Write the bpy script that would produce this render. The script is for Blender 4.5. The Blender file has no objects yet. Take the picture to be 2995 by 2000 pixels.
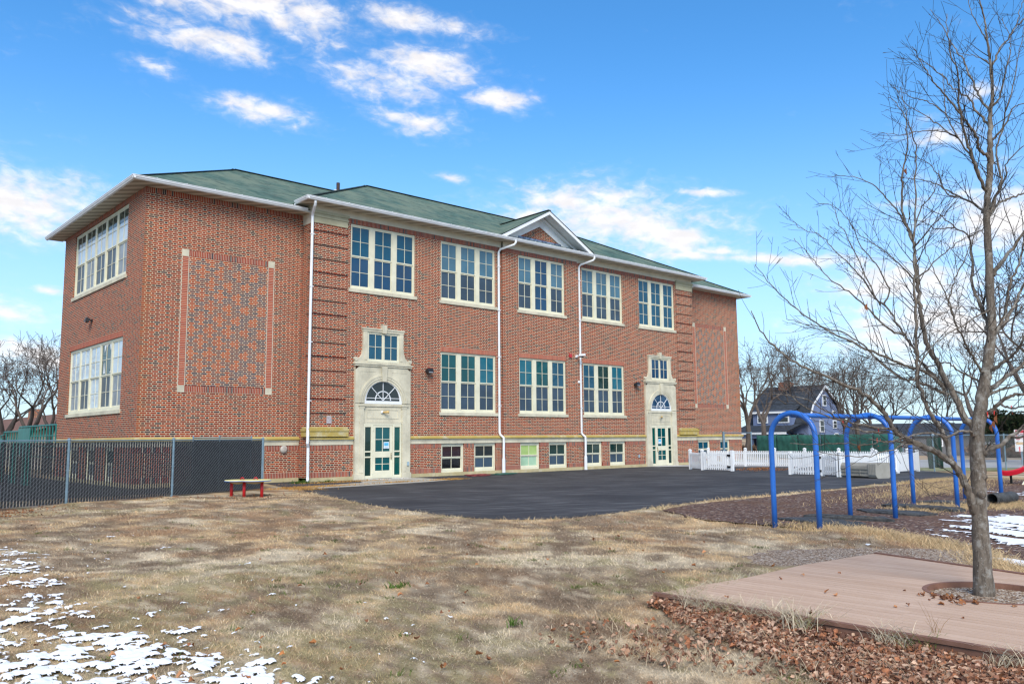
import bpy, bmesh, math, random
import numpy as np
from mathutils import Vector, Matrix
R = math.radians
S = bpy.context.scene
COL = S.collection

# exposure, light and sky settings
EXPO = 0.75
SUNE, SUNANG, SUNC = 2.4, 34.0, (1.0, 0.92, 0.80)
SKYTINT = (0.46, 1.04, 1.42)
CLOUD_LO, CLOUD_HI = -0.05, 1.1
CLOUDC0, CLOUDC1 = (5.8, 5.6, 5.6), (7.0, 6.8, 6.7)
VEILC, VEIL = (4.9, 5.6, 6.3), 0.85

# ---------------------------------------------------------------- camera
cd = bpy.data.cameras.new('camera'); cam = bpy.data.objects.new('camera', cd); COL.objects.link(cam)
_y, _p, _r = R(-42.1), R(6.64), R(-0.506)
_f = Vector((-math.sin(_y)*math.cos(_p), math.cos(_y)*math.cos(_p), math.sin(_p)))
_r0 = Vector((math.cos(_y), math.sin(_y), 0)); _u0 = _r0.cross(_f)
_rt = _r0*math.cos(_r)+_u0*math.sin(_r); _up = _u0*math.cos(_r)-_r0*math.sin(_r)
cam.matrix_world = Matrix(((_rt.x, _up.x, -_f.x, -17.30), (_rt.y, _up.y, -_f.y, -31.958), (_rt.z, _up.z, -_f.z, 1.744), (0, 0, 0, 1)))
cd.sensor_width = 36; cd.lens = 29.174; cd.clip_start = 0.05; cd.clip_end = 4000
S.camera = cam
CX, CY = -17.30, -31.958

# ---------------------------------------------------------------- exposure
S.view_settings.view_transform = 'Standard'; S.view_settings.look = 'None'
S.view_settings.exposure = EXPO; S.view_settings.gamma = 1.0
S.render.film_transparent = False
S.cycles.filter_width = 1.35
S.cycles.max_bounces = 6; S.cycles.diffuse_bounces = 3; S.cycles.glossy_bounces = 3
S.cycles.transparent_max_bounces = 8

# ---------------------------------------------------------------- node helpers
class NG:
    def __init__(s, nt): s.nt = nt
    def lk(s, v, sock):
        if isinstance(v, (int, float)):
            sock.default_value = v
        elif isinstance(v, (tuple, list)):
            sock.default_value = tuple(v) + ((1,) if len(v) == 3 and len(sock.default_value) == 4 else ())
        else: s.nt.links.new(v, sock)
    def n(s, t, **k):
        nd = s.nt.nodes.new('ShaderNode'+t)
        for a, b in k.items(): setattr(nd, a, b)
        return nd
    def m(s, op, a, b=0.0, c=0.0, clamp=False):
        nd = s.n('Math', operation=op, use_clamp=clamp)
        for i, v in enumerate((a, b, c)): s.lk(v, nd.inputs[i])
        return nd.outputs[0]
    def add(s, a, b): return s.m('ADD', a, b)
    def sub(s, a, b): return s.m('SUBTRACT', a, b)
    def mul(s, a, b, clamp=False): return s.m('MULTIPLY', a, b, clamp=clamp)
    def fl(s, a): return s.m('FLOOR', a)
    def fr(s, a): return s.m('FRACT', a)
    def gt(s, a, b): return s.m('GREATER_THAN', a, b)
    def lt(s, a, b): return s.m('LESS_THAN', a, b)
    def comb(s, x, y, z=0.0):
        nd = s.n('CombineXYZ')
        for i, v in enumerate((x, y, z)): s.lk(v, nd.inputs[i])
        return nd.outputs[0]
    def sep(s, v):
        nd = s.n('SeparateXYZ'); s.lk(v, nd.inputs[0]); return nd.outputs
    def ss(s, x, a, b):
        nd = s.n('MapRange', interpolation_type='SMOOTHSTEP'); s.lk(x, nd.inputs[0]); s.lk(a, nd.inputs[1]); s.lk(b, nd.inputs[2]); return nd.outputs[0]
    def noise(s, vec, scale=1.0, detail=4.0, rough=0.5, dist=0.0, col=False):
        nd = s.n('TexNoise'); s.lk(scale, nd.inputs['Scale']); s.lk(detail, nd.inputs['Detail']); s.lk(rough, nd.inputs['Roughness']); s.lk(dist, nd.inputs['Distortion'])
        if vec is not None: s.lk(vec, nd.inputs['Vector'])
        return nd.outputs[1 if col else 0]
    def voro(s, vec, scale, out='Distance', rand=1.0):
        nd = s.n('TexVoronoi'); s.lk(vec, nd.inputs['Vector']); s.lk(scale, nd.inputs['Scale']); s.lk(rand, nd.inputs['Randomness']); return nd.outputs[out]
    def white(s, vec):
        nd = s.n('TexWhiteNoise', noise_dimensions='3D'); s.lk(vec, nd.inputs['Vector']); return nd.outputs['Value']
    def mix(s, f, a, b, bt='MIX'):
        nd = s.n('Mix', data_type='RGBA', blend_type=bt); s.lk(f, nd.inputs[0]); s.lk(a, nd.inputs[6]); s.lk(b, nd.inputs[7]); return nd.outputs[2]
    def ramp(s, f, stops, const=False):
        nd = s.n('ValToRGB'); cr = nd.color_ramp
        if const: cr.interpolation = 'CONSTANT'
        while len(cr.elements) < len(stops): cr.elements.new(0.5)
        for e, (p, c) in zip(cr.elements, stops): e.position = p; e.color = (*c, 1)
        s.lk(f, nd.inputs[0]); return nd.outputs[0]
    def scalev(s, v, k):
        nd = s.n('VectorMath', operation='MULTIPLY'); s.lk(v, nd.inputs[0]); nd.inputs[1].default_value = k; return nd.outputs[0]
    def uv(s): return s.n('UVMap').outputs[0]
    def pos(s): return s.n('TexCoord').outputs['Object']
    def bump(s, h, strength=0.5, dist=0.02):
        nd = s.n('Bump'); s.lk(strength, nd.inputs['Strength']); s.lk(dist, nd.inputs['Distance']); s.lk(h, nd.inputs['Height']); return nd.outputs[0]

MATS = {}
def mat(name, rough=0.6, spec=0.4, metal=0.0, col=(0.5, 0.5, 0.5), build=None):
    if name in MATS: return MATS[name]
    m = bpy.data.materials.new(name); m.use_nodes = True
    nt = m.node_tree; g = NG(nt); P = nt.nodes['Principled BSDF']
    P.inputs['Base Color'].default_value = (*col, 1); P.inputs['Roughness'].default_value = rough
    P.inputs['Specular IOR Level'].default_value = spec; P.inputs['Metallic'].default_value = metal
    if build: build(g, P)
    MATS[name] = m; return m

def varied(name, c, amt=0.12, scale=3.0, rough=0.5, spec=0.4, metal=0.0, dirt=None, bumpy=0.0):
    """a plain paint or plastic with faint uneven tone and weathering"""
    def b(g, P):
        p = g.pos(); n = g.noise(p, scale, 6, 0.6)
        lo = tuple(x*(1-amt) for x in c); hi = tuple(min(1, x*(1+amt)) for x in c)
        o = g.mix(g.ss(n, 0.3, 0.7), lo, hi)
        if dirt: o = g.mix(g.mul(g.ss(g.noise(p, scale*2.3, 8, 0.7), 0.55, 0.75), dirt[1]), o, dirt[0])
        g.lk(o, P.inputs['Base Color'])
        if bumpy: g.lk(g.bump(g.noise(p, scale*12, 6, 0.7), bumpy, 0.01), P.inputs['Normal'])
    return mat(name, rough, spec, metal, build=b)

# ---------------------------------------------------------------- sky and sun
SUN_EL, SUN_AZ = 42.0, 218.0          # compass style: 0 = +Y, 90 = +X
W = bpy.data.worlds.new('World'); S.world = W; W.use_nodes = True
g = NG(W.node_tree); bg = W.node_tree.nodes['Background']
sky = g.n('TexSky', sky_type='NISHITA', sun_disc=False)
sky.sun_elevation = R(SUN_EL); sky.sun_rotation = R(SUN_AZ); sky.air_density = 1.0; sky.dust_density = 0.3; sky.ozone_density = 2.0
dirv = g.n('TexCoord').outputs['Generated']
sx, sy, sz = g.sep(dirv)
az = g.mul(g.m('ARCTAN2', sx, sy), 57.2958); el = g.mul(g.m('ARCSINE', sz), 57.2958)
cv = g.comb(g.mul(az, 0.22), g.mul(el, 0.5), 0.0)
n1 = g.noise(cv, 1.0, 7, 0.57, 0.5); n2 = g.noise(g.comb(g.mul(az, 0.07), g.mul(el, 0.16), 3.0), 1.0, 5, 0.5)
BLOBS = [(21.8,27.6,8.6,1.6),(21.3,25.2,4.5,1.2),(18.1,23.2,2.3,.6),(28.1,27.6,2.6,1.1),(35.3,27.7,4.7,.8),(24.7,21.5,3.9,1.0),(33.4,23.5,4.6,1.3),(36.9,25.0,4.2,1.3),
 (35.3,21.4,4.1,1.0),(38.4,24.5,2.2,1.1),(41.2,22.9,2.7,.9),(10.6,14.0,5.2,2.3),(10.6,7.6,4.2,1.1),(12.7,9.1,.9,.3),(49.5,14.7,7.8,2.6),(45.9,16.2,3.8,.9),(53.2,13.6,3.9,1.1),
 (55.6,16.3,2.4,.35),(56.8,12.3,2.4,.45),(38.0,17.8,1.2,.35),(70.3,18.0,2.4,.9),(72.7,20.2,1.0,.6),(72.3,12.6,5.4,2.6),(66.9,9.8,6.0,1.6),(69.6,6.3,8.0,2.2),(11.2,5.4,5,1.0),(60,11.6,9,.5),
(-38,22,32,20),(150,24,50,16),(-110,40,60,24),(200,58,120,26),(42,72,120,20)]  # unseen clouds out of view, added for soft neutral light and window reflections
dens = None
for a0, e0, A_, B_ in BLOBS:
    # each cloud leans the same way the wind has drawn them
    da = g.sub(az, a0); de = g.add(g.sub(el, e0), g.mul(da, 0.10))
    q = g.m('SQRT', g.add(g.m('POWER', g.mul(da, 1/A_), 2.0), g.m('POWER', g.mul(de, 1/B_), 2.0)))
    v = g.sub(1.0, q)
    dens = v if dens is None else g.m('MAXIMUM', dens, v)
dens = g.m('MAXIMUM', dens, -1.0)
n3 = g.noise(g.comb(g.mul(az, 0.9), g.add(g.mul(el, 1.7), g.mul(az, .12)), 5.0), 1.0, 6, 0.55, 0.5)
cl = g.add(g.add(g.mul(dens, 1.0), g.mul(g.sub(n1, 0.5), 2.5)), g.add(g.mul(g.sub(n2, 0.5), 0.8), g.mul(g.sub(n3, 0.5), 1.5)))
cm = g.mul(g.add(g.mul(g.ss(cl, CLOUD_LO, CLOUD_HI), 0.75), g.mul(g.ss(cl, CLOUD_LO-.45, CLOUD_HI-.25), 0.25)), 1.0)
veil = g.mul(g.m('POWER', g.ss(g.sub(0.0, el), -34.0, 2.0), 2.4), VEIL)          # paler towards the horizon
tone = g.mix(g.ss(g.noise(cv, 2.3, 6, 0.6), 0.35, 0.7), CLOUDC0, CLOUDC1)
skyc = g.mix(1.0, sky.outputs[0], SKYTINT, 'MULTIPLY')
skyc = g.mix(veil, skyc, VEILC)
skyc = g.mix(g.mul(cm, 0.95), skyc, tone)
W.node_tree.links.new(skyc, bg.inputs[0]); bg.inputs[1].default_value = 0.1

sl = bpy.data.lights.new('sun', 'SUN'); so = bpy.data.objects.new('sun', sl); COL.objects.link(so)
sl.energy = SUNE; sl.angle = R(SUNANG); sl.color = SUNC
_sd = Vector((math.sin(R(SUN_AZ))*math.cos(R(SUN_EL)), math.cos(R(SUN_AZ))*math.cos(R(SUN_EL)), math.sin(R(SUN_EL))))
so.rotation_euler = _sd.to_track_quat('Z', 'Y').to_euler(); so.location = _sd*60

# ---------------------------------------------------------------- mesh helpers
class MB:
    def __init__(s): s.V = []; s.F = []; s.M = []
    def add(s, vs, fs, m=0):
        k = len(s.V); s.V += [tuple(v) for v in vs]; s.F += [tuple(i+k for i in f) for f in fs]; s.M += [m]*len(fs); return s
    def quad(s, a, b, c, d, m=0): return s.add((a, b, c, d), ((0, 1, 2, 3),), m)
    def box(s, x0, x1, y0, y1, z0, z1, m=0):
        x0, x1 = min(x0, x1), max(x0, x1); y0, y1 = min(y0, y1), max(y0, y1); z0, z1 = min(z0, z1), max(z0, z1)
        v = [(x0,y0,z0),(x1,y0,z0),(x1,y1,z0),(x0,y1,z0),(x0,y0,z1),(x1,y0,z1),(x1,y1,z1),(x0,y1,z1)]
        return s.add(v, ((0,3,2,1),(4,5,6,7),(0,1,5,4),(1,2,6,5),(2,3,7,6),(3,0,4,7)), m)
    def obox(s, c, ax, ay, az, m=0):
        c = Vector(c); ax = Vector(ax); ay = Vector(ay); az = Vector(az)
        v = [c+ax*i+ay*j+az*k for k in (-1, 1) for i, j in ((-1,-1),(1,-1),(1,1),(-1,1))]
        return s.add(v, ((0,3,2,1),(4,5,6,7),(0,1,5,4),(1,2,6,5),(2,3,7,6),(3,0,4,7)), m)
    def bar(s, a, b, w, h=None, m=0, up=(0, 0, 1)):
        a = Vector(a); b = Vector(b); d = b-a; L = d.length; d.normalize(); u = Vector(up)
        if abs(d.dot(u)) > 0.95: u = Vector((0, 1, 0))
        sdir = d.cross(u).normalized(); u = sdir.cross(d)
        return s.obox((a+b)/2, d*L/2, sdir*w/2, u*(h or w)/2, m)
    def prism(s, poly, z0, z1, m=0, mside=None):
        n = len(poly); v = [(x, y, z0) for x, y in poly]+[(x, y, z1) for x, y in poly]
        s.add(v, [tuple(range(n-1, -1, -1)), tuple(range(n, 2*n))], m)
        return s.add(v, [(i, (i+1) % n, n+(i+1) % n, n+i) for i in range(n)], m if mside is None else mside)
    def extrude(s, poly3, d, m=0):
        n = len(poly3); d = Vector(d); v = [Vector(p) for p in poly3]; v = v+[p+d for p in v]
        return s.add(v, [tuple(range(n-1, -1, -1)), tuple(range(n, 2*n))]+[(i, (i+1) % n, n+(i+1) % n, n+i) for i in range(n)], m)
    def tube(s, pts, rad, n=6, cap=True, m=0, ph=0.0):
        P = np.array([tuple(p) for p in pts], float); k = len(P)
        r = np.full(k, rad, float) if np.isscalar(rad) else np.asarray(rad, float)
        T = np.gradient(P, axis=0); T /= np.linalg.norm(T, axis=1)[:, None]+1e-12
        u = np.array((0, 0, 1.0)) if abs(T[0][2]) < 0.9 else np.array((1.0, 0, 0))
        A_ = np.zeros_like(P); U = u-T[0]*(u@T[0]); U /= np.linalg.norm(U)
        for i in range(k):
            U = U-T[i]*(U@T[i]); U /= np.linalg.norm(U)+1e-12; A_[i] = U
        B_ = np.cross(T, A_); a = np.arange(n)*2*math.pi/n+ph
        ring = P[:, None, :]+r[:, None, None]*(np.cos(a)[None, :, None]*A_[:, None, :]+np.sin(a)[None, :, None]*B_[:, None, :])
        v = ring.reshape(-1, 3).tolist()
        f = [(i*n+j, i*n+(j+1) % n, (i+1)*n+(j+1) % n, (i+1)*n+j) for i in range(k-1) for j in range(n)]
        if cap: f += [tuple(range(n-1, -1, -1)), tuple(range((k-1)*n, k*n))]
        return s.add(v, f, m)
    def lathe(s, c, prof, n=16, m=0):
        k = len(prof); v = [(c[0]+r*math.cos(2*math.pi*j/n), c[1]+r*math.sin(2*math.pi*j/n), c[2]+z) for r, z in prof for j in range(n)]
        f = [(i*n+j, i*n+(j+1) % n, (i+1)*n+(j+1) % n, (i+1)*n+j) for i in range(k-1) for j in range(n)]
        f += [tuple(range(n-1, -1, -1)), tuple(range((k-1)*n, k*n))]
        return s.add(v, f, m)
    def build(s, name, mats, parent=None, smooth=False, uv=False, recalc=True, bevel=0.0):
        me = bpy.data.meshes.new(name); me.from_pydata(s.V, [], s.F)
        if recalc or bevel:
            b = bmesh.new(); b.from_mesh(me)
            if bevel:
                b2 = bmesh.ops.remove_doubles(b, verts=b.verts, dist=1e-5)
            bmesh.ops.recalc_face_normals(b, faces=b.faces); b.to_mesh(me); b.free()
        mats = mats if isinstance(mats, (list, tuple)) else [mats]
        for x in mats: me.materials.append(x)
        if len(mats) > 1 and not bevel: me.polygons.foreach_set('material_index', s.M)
        if smooth: me.polygons.foreach_set('use_smooth', [True]*len(me.polygons))
        if uv: boxuv(me)
        me.update(); o = bpy.data.objects.new(name, me); COL.objects.link(o)
        if parent: o.parent = parent; o.matrix_parent_inverse = Matrix.Identity(4); o.location = -Vector(origin(parent))
        if bevel:
            md = o.modifiers.new('bevel', 'BEVEL'); md.width = bevel; md.segments = 2; md.limit_method = 'ANGLE'
        return o
def origin(o):
    p = Vector((0, 0, 0))
    while o: p += o.location; o = o.parent
    return p
def boxuv(me):
    n = len(me.polygons); nl = len(me.loops)
    no = np.empty(n*3); me.polygons.foreach_get('normal', no); no = np.abs(no.reshape(-1, 3))
    lt = np.empty(n, int); me.polygons.foreach_get('loop_total', lt)
    vi = np.empty(nl, int); me.loops.foreach_get('vertex_index', vi)
    co = np.empty(len(me.vertices)*3); me.vertices.foreach_get('co', co); co = co.reshape(-1, 3)[vi]
    ax = np.repeat(np.argmax(no+np.array((0, 0.01, 0)), axis=1), lt)
    u = np.where(ax == 0, co[:, 1], co[:, 0]); v = np.where(ax == 2, co[:, 1], co[:, 2])
    l = me.uv_layers.new(name='UVMap'); l.data.foreach_set('uv', np.stack((u, v), 1).ravel())
def fastmesh(name, V, F, mats, col=None, smooth=False, parent=None, mi=None):
    """V (n,3); F list of int arrays of shape (m,k)"""
    me = bpy.data.meshes.new(name); F = [f for f in F if len(f)]
    me.vertices.add(len(V)); me.vertices.foreach_set('co', np.asarray(V, np.float32).ravel())
    tot = np.concatenate([np.full(len(f), f.shape[1]) for f in F]); li = np.concatenate([f.ravel() for f in F])
    me.loops.add(len(li)); me.loops.foreach_set('vertex_index', li.astype(np.int32))
    me.polygons.add(len(tot)); st = np.concatenate(((0,), np.cumsum(tot)[:-1]))
    me.polygons.foreach_set('loop_start', st.astype(np.int32)); me.polygons.foreach_set('loop_total', tot.astype(np.int32))
    if smooth: me.polygons.foreach_set('use_smooth', np.ones(len(tot), bool))
    for x in (mats if isinstance(mats, (list, tuple)) else [mats]): me.materials.append(x)
    if mi is not None: me.polygons.foreach_set('material_index', np.asarray(mi, np.int32))
    if col is not None:
        a = me.color_attributes.new('tint', 'FLOAT_COLOR', 'POINT'); a.data.foreach_set('color', np.concatenate((col, np.ones((len(col), 1))), 1).astype(np.float32).ravel())
    me.update(calc_edges=True); me.validate()
    o = bpy.data.objects.new(name, me); COL.objects.link(o)
    if parent: o.parent = parent; o.location = -Vector(origin(parent))
    return o
def thing(name, label, cat, loc=(0, 0, 0), group=None):
    o = bpy.data.objects.new(name, None); COL.objects.link(o); o.location = loc; o.empty_display_size = 0.2
    return tag(o, label, cat, group)
def tag(o, label, cat, group=None, kind=None):
    o['label'] = label; o['category'] = cat
    if group: o['group'] = group
    if kind: o['kind'] = kind
    return o
def struct(o): o['kind'] = 'structure'; return o
def stuff(o, label=None, cat=None):
    o['kind'] = 'stuff'
    if label: o['label'] = label; o['category'] = cat
    return o
def smoothpath(P, k=4):
    P = np.array([tuple(p) for p in P], float); Q = np.vstack((2*P[0]-P[1], P, 2*P[-1]-P[-2])); out = []
    for i in range(1, len(Q)-2):
        for t in np.arange(k)/k:
            a, b, c, d = Q[i-1], Q[i], Q[i+1], Q[i+2]
            out.append(0.5*(2*b+(c-a)*t+(2*a-5*b+4*c-d)*t*t+(3*b-3*c+d-a)*t**3))
    out.append(P[-1]); return np.array(out)
def inpoly(x, y, poly):
    c = np.zeros(x.shape, bool); n = len(poly)
    for i in range(n):
        (x1, y1), (x2, y2) = poly[i], poly[(i+1) % n]
        k = ((y1 > y) != (y2 > y)) & (x < (x2-x1)*(y-y1)/((y2-y1) if y2 != y1 else 1e-12)+x1); c ^= k
    return c
_L = np.random.RandomState(5).rand(256, 256)
def vnoise(x, y, s=1.0, oct=3, seed=0):
    t = 0; a = 1.0; tot = 0; x = x*s+seed*17.3; y = y*s+seed*9.7
    for o in range(oct):
        xi = np.floor(x).astype(int); yi = np.floor(y).astype(int); fx = x-xi; fy = y-yi; fx = fx*fx*(3-2*fx); fy = fy*fy*(3-2*fy)
        g_ = lambda i, j: _L[(xi+i) % 256, (yi+j) % 256]
        t = t+a*((g_(0,0)*(1-fx)+g_(1,0)*fx)*(1-fy)+(g_(0,1)*(1-fx)+g_(1,1)*fx)*fy); tot += a; a *= 0.5; x = x*2.03+5; y = y*2.03+3
    return t/tot
def polydist(x, y, poly, closed=True):
    d = np.full(np.shape(x), 1e9); n = len(poly)
    for i in range(n if closed else n-1):
        a = np.array(poly[i]); b = np.array(poly[(i+1) % n]); ab = b-a
        t = np.clip(((x-a[0])*ab[0]+(y-a[1])*ab[1])/(ab@ab+1e-12), 0, 1); d = np.minimum(d, np.hypot(x-a[0]-ab[0]*t, y-a[1]-ab[1]*t))
    return d
# ---------------------------------------------------------------- building materials
def brick_nodes(g, P, style):
    u, v, _ = g.sep(g.uv()); H = 0.0797; PW = 0.38
    rowf = g.mul(v, 1/H); row = g.fl(rowf); fv = g.fr(rowf)
    t0 = g.add(g.mul(u, 1/PW), g.mul(g.m('FLOORED_MODULO', row, 2.0), 0.5)); cell = g.fl(t0); t = g.fr(t0)
    hd = g.gt(t, 0.66)
    ins = g.add(g.mul(g.gt(t, 0.053), g.lt(t, 0.66)), g.mul(g.gt(t, 0.713), g.lt(t, 1.1)))
    body = g.mul(ins, g.gt(fv, 0.215))
    idv = g.comb(g.add(g.mul(cell, 2.0), hd), row, 1.0); r = g.white(idv); r2 = g.white(g.comb(g.add(g.mul(cell, 2.0), hd), row, 7.0))
    st = [(0, (.31,.040,.014)), (.30, (.235,.029,.012)), (.52, (.37,.062,.019)), (.72, (.20,.032,.018)), (.87, (.15,.042,.032)), (.95, (.065,.038,.042))]
    hh = [(0, (.25,.035,.016)), (.40, (.17,.034,.022)), (.62, (.11,.04,.036)), (.82, (.045,.03,.035))]
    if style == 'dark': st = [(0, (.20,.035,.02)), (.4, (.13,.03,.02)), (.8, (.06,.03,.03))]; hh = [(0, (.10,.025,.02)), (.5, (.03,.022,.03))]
    cs = g.ramp(r, st, True); ch = g.ramp(r, hh, True)
    col = g.mix(hd, cs, ch)
    if style == 'diaper':
        uc = g.mul(g.sub(g.add(g.add(cell, 0.356), g.mul(hd, 0.50)), g.mul(g.m('FLOORED_MODULO', row, 2.0), 0.5)), PW); vc = g.mul(g.add(row, 0.5), H)
        a = g.m('ABSOLUTE', g.sub(g.fr(g.mul(uc, 1/0.74)), 0.5)); b = g.m('ABSOLUTE', g.sub(g.fr(g.mul(vc, 1/0.95)), 0.5))
        k = g.add(a, b)
        red = g.ramp(r2, [(0, (.41,.07,.018)), (.45, (.35,.055,.017)), (.8, (.28,.042,.02))], True)
        pur = g.ramp(r2, [(0, (.15,.06,.06)), (.35, (.10,.065,.085)), (.65, (.15,.055,.05)), (.85, (.05,.04,.065))], True)
        k2 = g.m('ABSOLUTE', g.sub(k, 0.5)); col = g.mix(g.lt(k2, 0.18), red, pur)
    tone = g.noise(g.uv(), 0.55, 5, 0.6); col = g.mix(1.0, col, g.mix(tone, (.80,.80,.82), (1.12,1.08,1.04)), 'MULTIPLY')
    mort = g.mix(g.noise(g.uv(), 1.4, 6, 0.65), (.49,.385,.255), (.68,.57,.41))
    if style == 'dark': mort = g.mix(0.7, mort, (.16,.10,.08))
    if style == 'wing':    # rusty run-off and lichen beside the outer corner
        d = g.m('MINIMUM', g.m('ABSOLUTE', g.add(u, 6.75)), g.m('ABSOLUTE', g.sub(u, 34.17)))
        k = g.mul(g.ss(g.add(d, g.mul(g.noise(g.uv(), 1.2, 6, 0.7), 1.3)), 1.25, 0.25), 0.75)
        k = g.mul(k, g.ss(v, 11.6, 8.5))
        col = g.mix(g.mul(k, 0.6), col, g.mix(r2, (.38,.09,.02), (.26,.07,.03))); mort = g.mix(g.mul(k, .7), mort, (.50,.30,.10))
    out = g.mix(body, mort, col)
    g.lk(out, P.inputs['Base Color'])
    g.lk(g.bump(g.add(body, g.mul(g.noise(g.uv(), 60, 3, 0.6), 0.3)), 0.6, 0.006), P.inputs['Normal'])
M_BRICK = mat('brick', 0.85, 0.2, build=lambda g, P: brick_nodes(g, P, 'plain'))
M_BWING = mat('brick_wing', 0.85, 0.2, build=lambda g, P: brick_nodes(g, P, 'wing'))
M_BDARK = mat('brick_dark', 0.85, 0.2, build=lambda g, P: brick_nodes(g, P, 'dark'))
M_DIAPER = mat('brick_diaper', 0.85, 0.2, build=lambda g, P: brick_nodes(g, P, 'diaper'))
def soldier_nodes(g, P, horiz=False, red=False):
    u, v, _ = g.sep(g.uv()); q = v if horiz else u
    c = g.mul(q, 1/0.0705); cell = g.fl(c); t = g.fr(c); r = g.white(g.comb(cell, 3.0, 1.0))
    stops = [(0, (.30,.05,.028)), (.4, (.22,.045,.03)), (.7, (.36,.075,.035)), (.88, (.05,.04,.05))]
    if red: stops = [(0, (.40,.075,.035)), (.5, (.34,.06,.03)), (.8, (.44,.10,.045))]
    col = g.ramp(r, stops, True)
    body = g.gt(t, 0.2)
    g.lk(g.mix(body, (.52,.46,.36), col), P.inputs['Base Color']); g.lk(g.bump(body, 0.5, 0.006), P.inputs['Normal'])
M_SOLD = mat('brick_soldier', 0.85, 0.2, build=soldier_nodes)
M_SOLDR = mat('brick_soldier_red', 0.85, 0.2, build=lambda g, P: soldier_nodes(g, P, red=True))
M_STACK = mat('brick_stack', 0.85, 0.2, build=lambda g, P: soldier_nodes(g, P, True, True))
def stone_nodes(g, P, base=(.60,.555,.425), lichen=0.0):
    p = g.pos(); n = g.noise(p, 1.3, 8, 0.65); sx_, sy_, sz_ = g.sep(p)
    streak = g.noise(g.comb(g.mul(sx_, 4.0), g.mul(sy_, 4.0), g.mul(sz_, 0.6)), 1.0, 6, 0.65)
    c = g.mix(g.ss(n, 0.3, 0.7), tuple(x*0.80 for x in base), tuple(x*1.12 for x in base))
    c = g.mix(g.mul(g.ss(streak, 0.52, 0.74), 0.5), c, (.34,.32,.25))
    if lichen: c = g.mix(g.mul(g.ss(g.noise(p, 2.2, 8, 0.7), 0.30, 0.52), lichen), c, g.mix(g.noise(p, 9, 4), (.46,.31,.03), (.36,.27,.07)))
    g.lk(c, P.inputs['Base Color']); g.lk(g.bump(g.noise(p, 30, 6, 0.7), 0.3, 0.006), P.inputs['Normal'])
M_STONE = mat('limestone', 0.85, 0.25, build=stone_nodes)
M_LICHEN = mat('limestone_lichen', 0.9, 0.2, build=lambda g, P: stone_nodes(g, P, (.52,.46,.29), .82))
M_BASEST = mat('base_stone', 0.9, 0.2, build=lambda g, P: stone_nodes(g, P, (.55,.49,.34), 0.35))
M_CREAM = varied('cream_paint', (.70,.67,.51), 0.07, 2.0, 0.45, 0.4, dirt=((.45,.42,.33), 0.25))
M_WHITE = varied('white_paint', (.78,.80,.82), 0.06, 2.0, 0.4, 0.4, dirt=((.5,.52,.52), 0.25))
M_FRIEZE = varied('frieze_paint', (.66,.62,.50), 0.08, 1.5, 0.5, 0.3, dirt=((.42,.38,.28), 0.3))
def soffit_nodes(g, P):
    x, y, z = g.sep(g.pos()); k = g.gt(g.fr(g.mul(g.m('ADD', x, y), 1/0.72)), 0.5)
    rib = g.fr(g.mul(g.add(x, y), 1/0.10))
    c = g.mix(k, (.64,.60,.50), (.36,.32,.25)); g.lk(c, P.inputs['Base Color']); g.lk(g.bump(g.gt(rib, 0.12), 0.4, 0.008), P.inputs['Normal'])
M_SOFFIT = mat('soffit', 0.6, 0.3, build=soffit_nodes)
def shingle_nodes(g, P):
    x, y, z = g.sep(g.pos()); row = g.fl(g.mul(z, 1/0.065)); q = g.add(g.mul(g.add(x, g.mul(y, 0.97)), 1/0.30), g.mul(g.white(g.comb(row, 1.0, 2.0)), 5.0))
    cell = g.fl(q); r = g.white(g.comb(cell, row, 4.0)); big = g.noise(g.pos(), 0.5, 6, 0.65)
    c = g.ramp(r, [(0, (.045,.098,.082)), (.4, (.066,.125,.105)), (.75, (.095,.155,.13)), (1, (.06,.088,.078))])
    c = g.mix(g.mul(g.ss(big, 0.36, 0.62), .75), c, (.16,.20,.15)); c = g.mix(g.mul(g.ss(g.noise(g.pos(), 1.6, 6, .7), .5, .66), .6), c, (.03,.055,.05))
    g.lk(c, P.inputs['Base Color']); g.lk(g.bump(g.add(g.fr(g.mul(z, 1/0.065)), g.mul(r, 0.5)), 0.55, 0.012), P.inputs['Normal'])
M_SHINGLE = mat('green_shingle', 0.9, 0.2, build=shingle_nodes)
M_RIDGE = varied('ridge_cap', (.035,.05,.045), 0.2, 4, 0.9, 0.1)
def glassmat(name, c, rough=0.03, mottle=0.15, spec=0.5):
    def b(g, P):
        p = g.pos(); n = g.noise(p, 0.9, 4, 0.6); o = g.mix(g.ss(n, 0.3, 0.7), tuple(x*(1-mottle) for x in c), tuple(x*(1+mottle) for x in c))
        g.lk(o, P.inputs['Base Color']); g.lk(g.bump(g.noise(p, 1.6, 3), 0.05, 0.02), P.inputs['Normal'])
    return mat(name, rough, spec, build=b)
G = {k: glassmat('glass_'+k, *v) for k, v in dict(
    bluegrey=((.07,.16,.22),), navy=((.012,.055,.12),), deep=((.010,.075,.13),), screen=((.045,.075,.11), .35, .2, .3), teal=((.002,.075,.085),), tealblue=((.01,.12,.17),), black=((.010,.011,.013),),
    maroon=((.028,.013,.018),), smoke=((.022,.028,.030),), lime=((.36,.50,.17),), mint=((.34,.52,.36),), pale=((.50,.58,.64),), screenpale=((.24,.28,.32), .4, .25, .3), green=((.004,.075,.065),), darkgreen=((.010,.038,.034),)).items()}  # pale: bright cloud reflection of the side windows put into the base colour

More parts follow.
